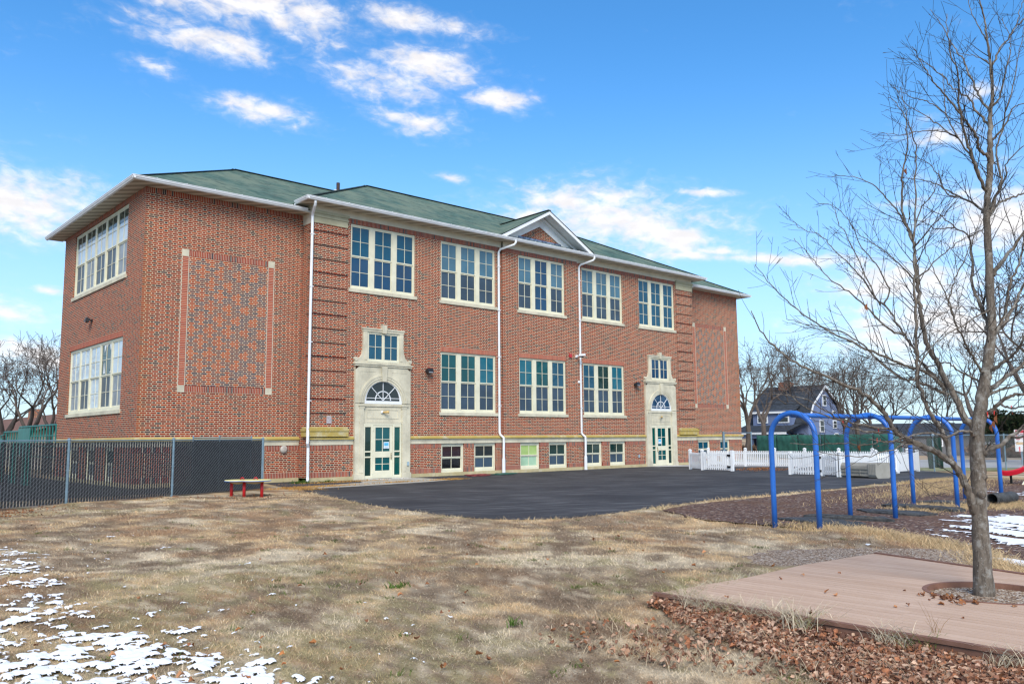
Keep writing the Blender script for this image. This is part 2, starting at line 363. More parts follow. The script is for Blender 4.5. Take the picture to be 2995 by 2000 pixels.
# ---------------------------------------------------------------- the school building
SCH = thing('school_building', 'two storey red brick school with green hip roof, stone doorways and cream windows', 'school', (13.71, 0, 0))
XM, XL, DW = 27.42, -6.75, 0.935
mir = lambda x: XM-x
def TF(yw): return lambda a, n, z: (a, yw-n, z)            # front facing walls, n = outwards
def TL(xw): return lambda a, n, z: (xw-n, a, z)            # left facing walls
def TR_(xw): return lambda a, n, z: (xw+n, a, z)
def wall(mb, T, a0, a1, z0, z1, op=(), dep=0.14, m=0, mrev=0):
    xs = sorted({a0, a1}|{min(max(v, a0), a1) for o in op for v in o[:2]}); zs = sorted({z0, z1}|{min(max(v, z0), z1) for o in op for v in o[2:4]})
    for i in range(len(xs)-1):
        for j in range(len(zs)-1):
            cx_, cz_ = (xs[i]+xs[i+1])/2, (zs[j]+zs[j+1])/2
            if any(o[0] < cx_ < o[1] and o[2] < cz_ < o[3] for o in op): continue
            mb.quad(T(xs[i], 0, zs[j]), T(xs[i+1], 0, zs[j]), T(xs[i+1], 0, zs[j+1]), T(xs[i], 0, zs[j+1]), m)
    for o in op:
        b0, b1, c0, c1 = o[:4]
        mb.quad(T(b0, 0, c0), T(b0, -dep, c0), T(b0, -dep, c1), T(b0, 0, c1), mrev); mb.quad(T(b1, 0, c0), T(b1, -dep, c0), T(b1, -dep, c1), T(b1, 0, c1), mrev)
        mb.quad(T(b0, 0, c1), T(b1, 0, c1), T(b1, -dep, c1), T(b0, -dep, c1), mrev); mb.quad(T(b0, 0, c0), T(b1, 0, c0), T(b1, -dep, c0), T(b0, -dep, c0), mrev)
def tb(mb, T, a0, a1, n0, n1, z0, z1, m=0):
    p = T(a0, n0, z0); q = T(a1, n1, z1); mb.box(p[0], q[0], p[1], q[1], p[2], q[2], m)

def make_window(T, a0, a1, z0, z1, units, up, lo, name='window', fr=0.07, mull=0.25, sill=True, cols=2, rows=2, rec=0.05, lintel=None, split=0.5, parent=SCH, mats=None, sillover=0.10, double=True):
    """frame with mullions, sashes and glazing bars; glass and stone sill as its pieces"""
    F = MB(); gm = list(dict.fromkeys(list(up)+list(lo))); GL = MB(); n1 = -rec; n0 = -rec-0.11
    tb(F, T, a0, a0+fr, n0, n1, z0, z1); tb(F, T, a1-fr, a1, n0, n1, z0, z1); tb(F, T, a0+fr, a1-fr, n0, n1, z1-fr, z1); tb(F, T, a0+fr, a1-fr, n0, n1+0.02, z0, z0+fr*1.3)
    iw = (a1-a0-2*fr-mull*(units-1))/units; zb, zt = z0+fr*1.3, z1-fr; zm = zb+(zt-zb)*split
    for k in range(units):
        b0 = a0+fr+k*(iw+mull); b1 = b0+iw
        if k: tb(F, T, b0-mull, b0, n0, n1-0.004, zb, zt)
        halves = [(zm, zt, up[k % len(up)], 0.0), (zb, zm, lo[k % len(lo)], -0.03)] if double else [(zb, zt, up[k % len(up)], 0.0)]
        for (c0, c1, gname, off) in halves:
            q1 = n1-0.022+off; q0 = q1-0.04; st = 0.038
            tb(F, T, b0, b0+st, q0, q1, c0, c1); tb(F, T, b1-st, b1, q0, q1, c0, c1); tb(F, T, b0+st, b1-st, q0, q1, c1-0.05, c1); tb(F, T, b0+st, b1-st, q0, q1, c0, c0+(0.05 if off == 0 else 0.075))
            g0, g1, h0, h1 = b0+st, b1-st, c0+0.05, c1-0.05
            for c in range(1, cols): x = g0+(g1-g0)*c/cols; tb(F, T, x-0.011, x+0.011, q0+0.012, q1-0.004, h0, h1)
            for c in range(1, rows): z = h0+(h1-h0)*c/rows; tb(F, T, g0, g1, q0+0.014, q1-0.006, z-0.011, z+0.011)
            GL.quad(T(g0-.01, q0+.015, h0-.01), T(g1+.01, q0+.015, h0-.01), T(g1+.01, q0+.015, h1+.01), T(g0-.01, q0+.015, h1+.01), gm.index(gname))
    tb(F, T, a0+0.01, a1-0.01, n0-0.06, n0-0.03, z0+0.01, z1-0.01)                           # closes the opening behind the glass
    w = F.build(name, M_CREAM, parent)
    GL.build('pane', [G[k] for k in gm], w)
    if sill: s_ = MB(); tb(s_, T, a0-sillover, a1+sillover, -0.10, 0.055, z0-0.15, z0-0.002); s_.build('sill', M_STONE, w, uv=True)
    if lintel: l_ = MB(); tb(l_, T, a0-0.02, a1+0.02, -0.02, 0.006, z1+0.003, z1+lintel); l_.build('lintel', M_SOLDR, w, uv=True)
    return w

ZUT, ZUB, ZLT, ZLB = 11.447, 8.475, 5.967, 3.03
CA = (11.96, 15.46); DA = (16.97, 20.50); EA = (22.035, 25.565); BA = (mir(20.50), mir(16.97)); AA = (mir(25.565), mir(22.035))
BAS = [(6.95, 8.35), (9.0, 10.4), (11.98, 13.38), (14.06, 15.46), (17.02, 18.42), (19.07, 20.47)]
BZ = (0.16, 1.54)
Y0 = TF(0.0); YC = TF(-0.11)
# main front wall, in three bays: the middle one stands a little proud
wm = MB()
opU = [(*AA, ZUB, ZUT), (*BA, ZUB, ZUT), (*BA, ZLB, ZLT), (*BAS[0], *BZ), (*BAS[1], *BZ)]
opR = [(*EA, ZUB, ZUT), (*DA, ZUB, ZUT), (*DA, ZLB, ZLT), (*BAS[4], *BZ), (*BAS[5], *BZ)]
opC = [(*CA, ZUB, ZUT), (*CA, ZLB, ZLT), (*BAS[2], *BZ), (*BAS[3], *BZ)]
wall(wm, Y0, 0.0, 10.85, 0.16, 11.70, opU); wall(wm, Y0, 16.57, XM, 0.16, 11.70, opR); wall(wm, YC, 10.85, 16.57, 0.16, 11.70, opC)
for x in (10.85, 16.57): wm.quad((x, 0, .16), (x, -.11, .16), (x, -.11, 11.7), (x, 0, 11.7))
wm.quad((0, 0, .16), (0, 1.2, .16), (0, 1.2, 12.0), (0, 0, 12.0)); wm.quad((XM, 0, .16), (XM, 1.2, .16), (XM, 1.2, 12.0), (XM, 0, 12.0))
wm.quad((0, 14, 0), (XM, 14, 0), (XM, 14, 12), (0, 14, 12)); wm.quad((0, 12.4, 0), (0, 14, 0), (0, 14, 12), (0, 12.4, 12)); wm.quad((XM, 12.4, 0), (XM, 14, 0), (XM, 14, 12), (XM, 12.4, 12))
wm.build('front_wall', M_BRICK, SCH, uv=True, recalc=False)
# wings
LY = ((2.96, 10.62, ZUB, ZUT), (2.96, 10.62, ZLB, ZLT)); LB = [(3.4, 4.8, *BZ), (6.0, 7.4, *BZ), (8.6, 10.0, *BZ)]
for side in (0, 1):
    ww = MB(); a0, a1 = (XL, 0.0) if side == 0 else (XM, XM-XL)
    ob = [(28.97, 30.3, 0.3, 1.54), (31.5, 32.65, 0.3, 1.54)] if side else [(-1.95, -1.68, 0.3, 1.54)]
    wall(ww, TF(DW), a0, a1, 0.16, 11.66, [o for o in ob if side])
    xo = XL if side == 0 else XM-XL
    Tz = TL(xo) if side == 0 else TR_(xo)
    wall(ww, Tz, DW, 12.4, 0.16, 11.66, list(LY)+LB)
    ww.quad((a0, 12.4, .16), (a1, 12.4, .16), (a1, 12.4, 11.66), (a0, 12.4, 11.66))
    ww.build('wing_wall', M_BWING, SCH, uv=True, recalc=False)
    # soldier band under the eaves
    sb = MB(); tb(sb, TF(DW), a0-0.006, a1+0.006, -0.02, 0.008, 11.45, 11.655); sb.build('soldier_band', M_SOLD, SCH, uv=True)
    sb = MB(); tb(sb, Tz, DW+0.002, 12.4, -0.02, 0.008, 11.45, 11.655); sb.build('soldier_band', M_SOLD, SCH, uv=True)
    # decorative panel of diamond brickwork
    px0, px1, pz0, pz1 = -5.28, -1.32, 3.67, 9.38
    if side: px0, px1 = mir(px1), mir(px0)
    pn = MB(); T = TF(DW)
    tb(pn, T, px0+.30, px1-.30, -0.02, 0.006, pz0+.27, pz1-.27, 0)
    for x0, x1 in ((px0+.045, px0+.265), (px1-.265, px1-.045)): tb(pn, T, x0, x1, -0.02, 0.008, pz0+.27, pz1-.27, 1)
    for z0, z1 in ((pz0+.02, pz0+.25), (pz1-.25, pz1-.02)): tb(pn, T, px0+.29, px1-.29, -0.02, 0.009, z0, z1, 2)
    for x0 in (px0, px0+.275, px1-.30, px1-.03):
        tb(pn, T, x0, x0+.025, -0.02, 0.004, pz0+.27, pz1-.27, 3)
    pp = pn.build('brick_panel', [M_DIAPER, M_STACK, M_SOLD, mat('pale_mortar', 0.9, 0.2, col=(.60,.53,.42))], SCH, uv=True)
    for x in (px0, px1-.285):
        for z in (pz0, pz1-.27): cb = MB(); tb(cb, T, x, x+.285, -0.02, 0.014, z, z+.27); cb.build('corner_block', M_STONE, pp)
# top soldier band of main front and frieze boards
for (a0, a1, T) in ((1.72, 10.85, Y0), (16.57, mir(1.72), Y0), (10.85, 16.57, YC)):
    s_ = MB(); tb(s_, T, a0, a1, -0.02, 0.007, 11.452, 11.66); s_.build('soldier_band', M_SOLD, SCH, uv=True)
for (a0, a1, T) in ((0, 10.85, Y0), (16.57, XM, Y0), (10.848, 16.572, YC)):
    s_ = MB(); tb(s_, T, a0, a1, -0.02, 0.03, 11.664, 11.98); tb(s_, T, a0, a1, -0.02, 0.05, 11.90, 11.982)
    for x in (a0, a1): tb(s_, T, x-0.0, x+(0.10 if x == a0 else -0.10), -0.02, 0.042, 11.60, 11.975)
    s_.build('frieze_board', M_FRIEZE, SCH)
for (y0_, x0_) in ((0, -0.03), (0, XM)):
    s_ = MB(); s_.box(x0_, x0_+.03, 0.0, DW-.02, 11.2, 11.97); s_.build('frieze_board', M_FRIEZE, SCH)
# corner pilasters with recessed bands, stone cap and plinth
for side in (0, 1):
    f = (lambda a: a) if side == 0 else mir
    b = MB(); z = 2.31; k = 0
    while z < 11.17:
        z1 = min(z+0.515, 11.17); tb(b, Y0, f(-0.002), f(1.70), -0.03, 0.036, z, z1, 0); b.box(f(-.036), f(0.01), -.036, .45, z, z1, 0)
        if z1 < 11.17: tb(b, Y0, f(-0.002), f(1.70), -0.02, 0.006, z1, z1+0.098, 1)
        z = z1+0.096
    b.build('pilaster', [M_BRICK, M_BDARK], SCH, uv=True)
    c = MB(); tb(c, Y0, f(-.05), f(1.66), -0.02, .07, 11.175, 11.44); tb(c, Y0, f(-.07), f(1.69), -0.02, .10, 11.442, 11.52); tb(c, Y0, f(-.06), f(1.67), -0.02, .085, 11.522, 11.66); tb(c, Y0, f(-.085), f(1.71), -0.02, .12, 11.60, 11.72)
    c.build('pilaster_cap', mat('cap_stone', 0.85, .2, build=lambda g, P: stone_nodes(g, P, (.50,.47,.33), 0.1)), SCH)
    c = MB()
    for (z0, z1, pr) in ((1.90, 2.13, .15), (2.132, 2.24, .18), (2.242, 2.31, .11)):
        tb(c, Y0, f(-pr), f(1.70+pr*.6), -.02, pr, z0, z1); c.box(f(-pr), f(0), -.0, .5, z0, z1)
    c.build('pilaster_plinth', M_LICHEN, SCH)
# water table: sloping lichen covered cap, stone band, soldier rows, base stone
def watertable(T, a0, a1, gaps=(), e0=0, e1=0):
    c = MB()
    A = [T(a0-e0, 0, 1.905), T(a0-e0, .10, 1.84), T(a0-e0, .10, 1.775), T(a0-e0, .0, 1.775)]; B = [T(a1+e1, 0, 1.905), T(a1+e1, .10, 1.84), T(a1+e1, .10, 1.775), T(a1+e1, .0, 1.775)]
    for i in range(3): c.quad(A[i], B[i], B[i+1], A[i+1], 0)
    c.add(A, ((0, 1, 2, 3),)); c.add(B, ((3, 2, 1, 0),))
    tb(c, T, a0-e0*.4, a1+e1*.4, -.02, .045, 1.70, 1.774, 1); tb(c, T, a0, a1, -.02, .028, 1.545, 1.70, 1)
    c.build('water_table', [M_LICHEN, M_STONE], SCH)
    c = MB(); tb(c, T, a0-e0*.5, a1+e1*.5, -.05, .05, -.2, .17); c.build('base_stone', M_BASEST, SCH)
    xs = [a0]+[v for q in gaps for v in q]+[a1]
    for i in range(0, len(xs)-1, 2):
        if xs[i+1]-xs[i] > .05:
            for z0, z1 in ((1.335, 1.543), (.172, .40)): s_ = MB(); tb(s_, T, xs[i], xs[i+1], -.02, .006, z0, z1); s_.build('soldier_band', M_SOLD, SCH, uv=True)
watertable(Y0, 0, 2.10, (), .1, 0); watertable(Y0, 5.1, 10.85, BAS[:2]); watertable(YC, 10.85, 16.57, BAS[2:4], 0, 0); watertable(Y0, 16.57, mir(5.1), BAS[4:]); watertable(Y0, mir(2.10), XM, (), 0, .1)
watertable(TF(DW), XL, -.02, (), .1, 0); watertable(TF(DW), XM+.02, XM-XL, ((28.97, 30.3), (31.5, 32.65)), 0, .1)
watertable(TL(XL), DW, 12.4, [q[:2] for q in LB]); watertable(TR_(XM-XL), DW, 12.4, [q[:2] for q in LB])

# windows
def big(T, r, z, up, lo, **k): return make_window(T, r[0]+.004, r[1]-.004, z[0]+.004, z[1]-.004, 3, up, lo, **k)
U, Lw = (ZUB, ZUT), (ZLB, ZLT)
big(Y0, AA, U, ['deep'], ['navy']); big(Y0, BA, U, ['bluegrey'], ['screen']); big(YC, CA, U, ['bluegrey', 'navy', 'bluegrey'], ['screen', 'navy', 'screen'])
big(Y0, DA, U, ['bluegrey'], ['screen']); big(Y0, EA, U, ['deep'], ['deep'])
big(Y0, BA, Lw, ['teal', 'teal', 'tealblue'], ['screen'], lintel=.235); big(YC, CA, Lw, ['tealblue', 'teal', 'deep'], ['screen'], lintel=.235); big(Y0, DA, Lw, ['deep', 'darkgreen', 'tealblue'], ['screen'], lintel=.235)
for r, up, lo, T in zip(BAS, ('maroon', 'smoke', 'lime', 'darkgreen', 'darkgreen', 'darkgreen'), ('black', 'screen', 'mint', 'screen', 'screen', 'screen'), (Y0, Y0, YC, YC, Y0, Y0)):  # lime and mint panes have the lit room behind put into their colour
    make_window(T, r[0]+.004, r[1]-.004, BZ[0]+.004, BZ[1]-.004, 1, [up], [lo], rows=1, sill=False, fr=.09, rec=.06)
for r in ((28.97, 30.3), (31.5, 32.65)): make_window(TF(DW), r[0]+.004, r[1]-.004, .304, 1.536, 1, ['deep'], ['screen'], rows=1, sill=False, fr=.08)
for side in (0, 1):
    Tz = TL(XL) if side == 0 else TR_(XM-XL)
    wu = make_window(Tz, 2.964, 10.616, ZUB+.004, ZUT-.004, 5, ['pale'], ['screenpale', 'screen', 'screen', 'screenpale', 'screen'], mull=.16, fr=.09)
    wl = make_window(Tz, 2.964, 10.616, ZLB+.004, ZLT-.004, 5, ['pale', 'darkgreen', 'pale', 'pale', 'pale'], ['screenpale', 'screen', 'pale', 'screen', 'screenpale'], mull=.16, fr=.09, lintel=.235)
    if side == 0:   # torn blind in the fourth light, lowered blinds in the upper row
        q = MB(); xs = XL+.088
        for k, (y0, z0, y1, z1, y2, z2) in enumerate(((4.62, 5.85, 4.9, 5.85, 4.75, 5.55), (5.3, 5.86, 5.6, 5.86, 5.56, 5.5), (5.42, 4.62, 5.66, 4.62, 5.6, 5.1), (5.0, 5.86, 5.3, 5.86, 5.2, 5.72), (4.6, 4.62, 4.8, 4.62, 4.62, 4.8))):
            q.extrude([(xs, y0, z0), (xs, y1, z1), (xs, y2, z2)], (.004, 0, 0))
        q.build('torn_blind', M_WHITE, wl)
        q = MB()
        for k in range(5):
            w_ = (10.616-2.964-.18-.64)/5; b0 = 2.964+.09+k*(w_+.16)
            for c in range(2): q.box(xs+.001, xs+.005, b0+.05+c*(w_/2-.02), b0+.03+w_/2+c*(w_/2-.03), ZUT-.62, ZUT-.12)
        q.build('raised_blind', G['darkgreen'], wu)
    for r in LB: make_window(Tz, r[0]+.004, r[1]-.004, BZ[0]+.004, BZ[1]-.004, 1, ['darkgreen'], ['screen'], rows=1, sill=False, fr=.09)

# entrances
def entrance(cx, sgn):
    X = lambda a: cx+sgn*a
    def bx(mb, a0, a1, n0, n1, z0, z1, m=0): mb.box(X(a0), X(a1), -n0, -n1, z0, z1, m)
    s = MB(); H = 1.48; r = 1.0; zc = 3.38
    for q in (-1, 1):
        bx(s, q*1.02, q*H, 0, .12, .24, 3.36); bx(s, q*1.0, q*(H+.04), 0, .15, -.02, .25)
        bx(s, q*1.04, q*1.24, .12, .135, .30, 3.22)
        bx(s, q*.96, q*1.32, 0, .17, 3.24, 3.33); bx(s, q*.99, q*1.27, 0, .145, 3.14, 3.238)
    bx(s, -1.018, 1.018, 0, .06, 2.56, 3.235); bx(s, -1.018, 1.018, 0, .10, 3.236, 3.36); bx(s, -.85, .85, .06, .075, 2.70, 2.74); bx(s, -.85, .85, .06, .075, 3.08, 3.12); bx(s, -.85, -.81, .06, .0745, 2.742, 3.078); bx(s, .81, .85, .06, .0745, 2.742, 3.078)
    bx(s, -1.018, 1.018, .0, .09, 2.47, 2.558)
    # spandrel plate with the round arch cut out
    n = 24; inner = [(r*math.cos(math.pi*i/n), zc+r*math.sin(math.pi*i/n)) for i in range(n+1)]; outer = []
    for i in range(n+1):
        a = math.pi*i/n; c_, s_ = math.cos(a), math.sin(a); k = min(H/abs(c_) if abs(c_) > 1e-6 else 9e9, 1.64/s_ if s_ > 1e-6 else 9e9); outer.append((c_*k, zc+s_*k))
    pts = []
    for i in range(n):
        s.quad((X(inner[i][0]), -.12, inner[i][1]), (X(outer[i][0]), -.12, outer[i][1]), (X(outer[i+1][0]), -.12, outer[i+1][1]), (X(inner[i+1][0]), -.12, inner[i+1][1]))
        s.quad((X(inner[i][0]), -.12, inner[i][1]), (X(inner[i][0]), 0, inner[i][1]), (X(inner[i+1][0]), 0, inner[i+1][1]), (X(inner[i+1][0]), -.12, inner[i+1][1]))
        for (ra, rb, na, nb) in ((1.10, 1.20, .12, .145), (1.20, 1.28, .12, .16)):
            p = [(ra*math.cos(math.pi*j/n), zc+ra*math.sin(math.pi*j/n)) for j in (i, i+1)]+[(rb*math.cos(math.pi*j/n), zc+rb*math.sin(math.pi*j/n)) for j in (i+1, i)]
            s.extrude([(X(a), -nb, z) for a, z in p], (0, nb-na+.001, 0))
    for a in ((H, 3.36), (-H, 3.36)): s.quad((X(a[0]), -.12, 3.36), (X(a[0]), 0, 3.36), (X(a[0]), 0, 5.02), (X(a[0]), -.12, 5.02))
    s.extrude([(X(a), -.20, z) for a, z in ((-.10, 4.36), (.10, 4.36), (.15, 5.02), (-.15, 5.02))], (0, .1, 0))
    for q in (-1, 1): bx(s, q*.45, q*1.25, .12, .128, 4.78, 4.81)
    bx(s, -H-.04, H+.04, 0, .16, 5.02, 5.10); bx(s, -H-.07, H+.07, 0, .19, 5.102, 5.17)
    # upper window surround with concave shoulders
    for q in (-1, 1):
        sh = [(q*.86, 5.172), (q*1.50, 5.172), (q*1.50, 5.30), (q*1.36, 5.34), (q*1.24, 5.42), (q*1.15, 5.54), (q*1.10, 5.72), (q*1.08, 5.95), (q*1.08, 6.60), (q*.86, 6.60)]
        s.extrude([(X(a), -.10, z) for a, z in sh], (0, .1, 0))
        s.tube([(X(q*1.46), -.13, 5.33), (X(q*1.46), -.01, 5.33)], .085, 12)
        bx(s, q*.90, q*1.02, .10, .115, 5.32, 6.56)
    bx(s, -.86, .86, 0, .12, 5.172, 5.24); bx(s, -1.10, 1.10, 0, .12, 6.602, 6.70); bx(s, -1.13, 1.13, 0, .15, 6.702, 6.77)
    s.extrude([(X(a), -.18, z) for a, z in ((-.10, 6.56), (.10, 6.56), (.13, 6.95), (-.13, 6.95))], (0, .18, 0))
    sur = s.build('entrance_surround', M_STONE, SCH)
    # fanlight
    f = MB()
    for i in range(n):
        p = [(ra*math.cos(math.pi*j/n), zc+.10+ra*.97*math.sin(math.pi*j/n)) for ra, j in ((.90, i), (1.0, i), (1.0, i+1), (.90, i+1))]
        f.extrude([(X(a), -.085, min(z, zc+.998)) for a, z in p], (0, .06, 0))
        p = [(ra*math.cos(math.pi*j/n), zc+.14+ra*math.sin(math.pi*j/n)) for ra, j in ((.385, i), (.425, i), (.425, i+1), (.385, i+1))]
        f.extrude([(X(a), -.078, z) for a, z in p], (0, .03, 0))
    bx(f, -1.0, 1.0, .02, .10, zc-.02, zc+.11); bx(f, -.9, .9, .05, .080, zc+.22, zc+.245)
    for i in range(1, 4):
        a = math.pi*i/4; f.bar((X(.02*math.cos(a)), -.066, zc+.14), (X(.93*math.cos(a)), -.066, zc+.12+.90*math.sin(a)), .026, .024, up=(0, 1, 0))
    fl_ = f.build('fanlight', M_WHITE, SCH)
    gl = MB(); gl.extrude([(X(.93*math.cos(math.pi*j/n)), -.055, zc+.10+.90*math.sin(math.pi*j/n)) for j in range(n+1)], (0, .012, 0)); gl.build('pane', G['smoke'] if sgn > 0 else G['navy'], fl_)
    make_window(TF(0), cx-.855, cx+.855, 5.245, 6.598, 2, ['deep' if sgn > 0 else 'navy'], [], mull=.07, fr=.055, sill=False, rec=-.075, double=False)
    # door set: frame, side lights, leaf
    d = MB()
    bx(d, -1.0, 1.0, .0, .085, 2.40, 2.468)
    for q in (-1, 1):
        bx(d, q*.935, q*1.005, .0, .085, .03, 2.40); bx(d, q*.53, q*.62, .0, .085, .03, 2.40)
        for z0, z1 in ((.03, .17), (.96, 1.02), (1.20, 1.26), (2.32, 2.40)): bx(d, q*.62, q*.935, .0, .075, z0, z1)
    df = d.build('door_frame', M_CREAM, SCH)
    gl = MB()
    for q in (-1, 1): bx(gl, q*.62, q*.935, .03, .04, .17, 2.33, 0 if q < 0 else 1)
    gl.build('side_light', [G['darkgreen'], G['green']], df)
    d = MB(); zs = [(.04, .38), (.96, 1.23), (2.30, 2.395)]
    for z0, z1 in zs: bx(d, -.52, .52, .02, .068, z0, z1)
    for q in (-1, 1): bx(d, q*.385, q*.52, .02, .067, .381, 2.299)
    for z0, z1 in ((.38, .96), (1.23, 2.30)): bx(d, -.014, .014, .035, .06, z0, z1); bx(d, -.385, .385, .037, .058, (z0+z1)/2-.012, (z0+z1)/2+.012)
    for z in (.3, 1.3, 2.2): d.tube([(X(-.525), -.085, z-.06), (X(-.525), -.085, z+.06)], .014, 8)
    dl = d.build('door', M_CREAM, SCH)
    gl = MB(); bx(gl, -.39, .39, .03, .042, .375, .965, 0); bx(gl, -.39, .39, .03, .042, 1.225, 2.305, 0); gl.build('pane', [G['teal']], dl)
    h = MB(); bx(h, .43, .48, .068, .085, .88, 1.16); h.tube([(X(.455), -.085, 1.02), (X(.455), -.13, 1.02), (X(.40), -.135, .99), (X(.455), -.13, .90), (X(.455), -.08, .89)], .012, 8); h.lathe((X(.455), -.09, 1.10), ((.02, -.02), (.024, 0), (.02, .02)), 10); h.build('handle', mat('brass', .35, .5, .9, (.55,.47,.33)), dl)
    pst = MB(); pst.obox((X(.20), -.066, 1.50), (.145, 0, 0), (0, .003, 0), (0, 0, .15), 0); pst.obox((X(.20), -.0695, 1.545), (.115, 0, 0), (0, .001, 0), (0, 0, .07), 1)
    for k in range(3): pst.obox((X(.20), -.0695, 1.43-.035*k), (.10, 0, 0), (0, .001, 0), (0, 0, .008), 2)
    pst.build('door_notice', [varied('notice_paper', (.70,.78,.84), .03), varied('notice_blue', (.10,.45,.70), .05), varied('notice_grey', (.35,.45,.55), .05)], dl)
    lm = MB(); lm.lathe((0, 0, 0), ((.01, 0), (.07, .015), (.075, .04)), 14); lm.V = [(X(-.05+x), -.06-z, 2.98+y) for x, y, z in lm.V]
    lp = lm.build('door_lamp', M_WHITE, SCH, smooth=True)
    lm = MB(); lm.tube([(X(-.02), -.10, 2.98), (X(.14), -.24, 2.99), (X(.20), -.28, 2.985)], [.035, .055, .06], 10); lm.build('lamp_shade', mat('lamp_ochre', .4, .4, .2, (.62,.42,.16)), lp, smooth=True)
entrance(3.60, 1); entrance(mir(3.60), -1)
for xa_, xb_ in ((2.45, 4.75), (mir(4.75), mir(2.45))): st = MB(); st.box(xa_, xb_, -.65, -.16, -.1, .028); st.build('door_step', varied('step_concrete', (.58,.57,.54), .1, 3, .85, .2), SCH)

# roof
rf = MB(); E0, E1 = -.64, XM+.64; ZE = 12.06; ZR = 15.75; RY = 6.7; RX0, RX1 = 6.76, XM-6.76
A, B, C_, D_ = (E0, -.70, ZE), (E1, -.70, ZE), (E1, 14.1, ZE), (E0, 14.1, ZE); P1, P2 = (RX0, RY, ZR), (RX1, RY, ZR)
rf.quad(A, B, P2, P1); rf.quad(C_, D_, P1, P2); rf.add((D_, A, P1), ((0, 1, 2),)); rf.add((B, C_, P2), ((0, 1, 2),))
rf.box(E0, E1, -.70, 14.1, ZE-.03, ZE-.001)
for side in (0, 1):
    f = (lambda x: x) if side == 0 else mir
    e0 = f(-7.4); e1 = f(6.0); z0 = 11.775; zr = 15.06; q = f(-.78)
    rf.quad((e0, .25, z0), (e1, .25, z0), (e1, 6.72, zr), (q, 6.72, zr)); rf.quad((e0, 13.2, z0), (e1, 13.2, z0), (e1, 6.72, zr), (q, 6.72, zr)); rf.add(((e0, .25, z0), (e0, 13.2, z0), (q, 6.72, zr)), ((0, 1, 2),))
    rf.box(e0, f(0), .25, 13.2, z0-.03, z0-.001)
    for a, b in (((e0, .25, z0+.02), (q, 6.72, zr+.02)), ((e0, 13.2, z0+.02), (q, 6.72, zr+.02)), ((q, 6.72, zr+.015), (f(5.35), 6.72, zr+.015))): rf.bar(a, b, .24, .03, 1)
PX, PZ = 13.71, 14.02
gy = -.70+(PZ-ZE)/.4986
for q in (-1, 1):
    e = PX+q*3.55; rf.quad((PX, -.80, PZ), (e, -.80, 12.13), (e, -.55, 12.13), (PX, gy, PZ)); rf.quad((PX, -.80, PZ-.035), (e, -.80, 12.095), (e, -.80, 12.13), (PX, -.80, PZ), 1)
for a, b in ((A, P1), (B, P2), (D_, P1), (C_, P2), (P1, P2)): rf.bar(Vector(a)+Vector((0, 0, .02)), Vector(b)+Vector((0, 0, .02)), .24, .03, 1)
rf.bar((PX, -.79, PZ+.015), (PX, gy, PZ+.015), .22, .03, 1)
roof = rf.build('roof', [M_SHINGLE, M_RIDGE], SCH, recalc=False)
vp = MB(); vp.tube([(2.9, 3.0, 13.3), (2.9, 3.0, 14.25)], .085, 12); vp.build('vent_pipe', varied('vent_iron', (.05,.03,.026), .25, 8, .7), roof, smooth=False)
vp = MB(); vp.obox((2.9, 2.96, 13.84), (.17, 0, 0), (0, .13, .065), (0, -.01, .02)); vp.build('vent_flashing', M_WHITE, roof)
# soffits
sf = MB(); sf.box(E0+.02, E1-.02, -.68, .0, 11.965, 11.985); sf.box(E0+.02, 0, 0, DW+.3, 11.964, 11.984); sf.box(XM, E1-.02, 0, DW+.3, 11.964, 11.984)
for side in (0, 1):
    f = (lambda x: x) if side == 0 else mir
    sf.box(f(-7.38), f(0), .27, DW, 11.655, 11.675); sf.box(f(-7.38), f(XL), DW, 13.0, 11.654, 11.674)
sf.build('soffit', M_SOFFIT, SCH)
# gutters: an ogee section run along each eave
def gutter(name, a, b, out, hang=True):
    a = Vector(a); b = Vector(b); o = Vector(out); d = (b-a).normalized(); gm = MB(); Z = Vector((0, 0, 1))
    pr = [(0, -.13), (.055, -.13), (.075, -.09), (.10, -.06), (.105, -.02), (.12, -.012), (.12, .008), (.09, .008), (.085, -.02), (0, -.02)]
    gm.extrude([a+o*x+Z*z for x, z in pr], b-a)
    if hang:
        L = (b-a).length; k = .9
        while k < L-.4:
            c = a+d*k; gm.obox(c+o*.05+Z*.022, d*.009, o*.07, Z*.006); gm.obox(c-o*.02+Z*.035, d*.009, o*.01, Z*.018); k += 1.13
    gm.build(name, M_WHITE, SCH)
gutter('gutter', (E0-.1, -.70, 12.09), (E1+.1, -.70, 12.09), (0, -1, 0)); gutter('gutter', (E0, -.80, 12.088), (E0, .4, 12.088), (-1, 0, 0), False); gutter('gutter', (E1, -.80, 12.088), (E1, .4, 12.088), (1, 0, 0), False)
for side in (0, 1):
    f = (lambda x: x) if side == 0 else mir; q = -1 if side == 0 else 1
    gutter('gutter', (f(-7.5), .25, 11.80), (f(-.2), .25, 11.80), (0, -1, 0)); gutter('gutter', (f(-7.4), .14, 11.798), (f(-7.4), 13.2, 11.798), (q, 0, 0), False)
# fascia behind gutters
fa = MB(); fa.box(E0+.001, E1-.001, -.70, -.685, 11.95, 12.06); 
for side in (0, 1):
    f = (lambda x: x) if side == 0 else mir
    fa.box(f(-7.40), f(0), .25, .265, 11.65, 11.78); fa.box(f(-7.40), f(-7.385), .2655, 13.2, 11.65, 11.78); fa.box(f(E0), f(E0+.015), -.684, .6, 11.95, 12.06)
fa.build('fascia', M_WHITE, SCH)
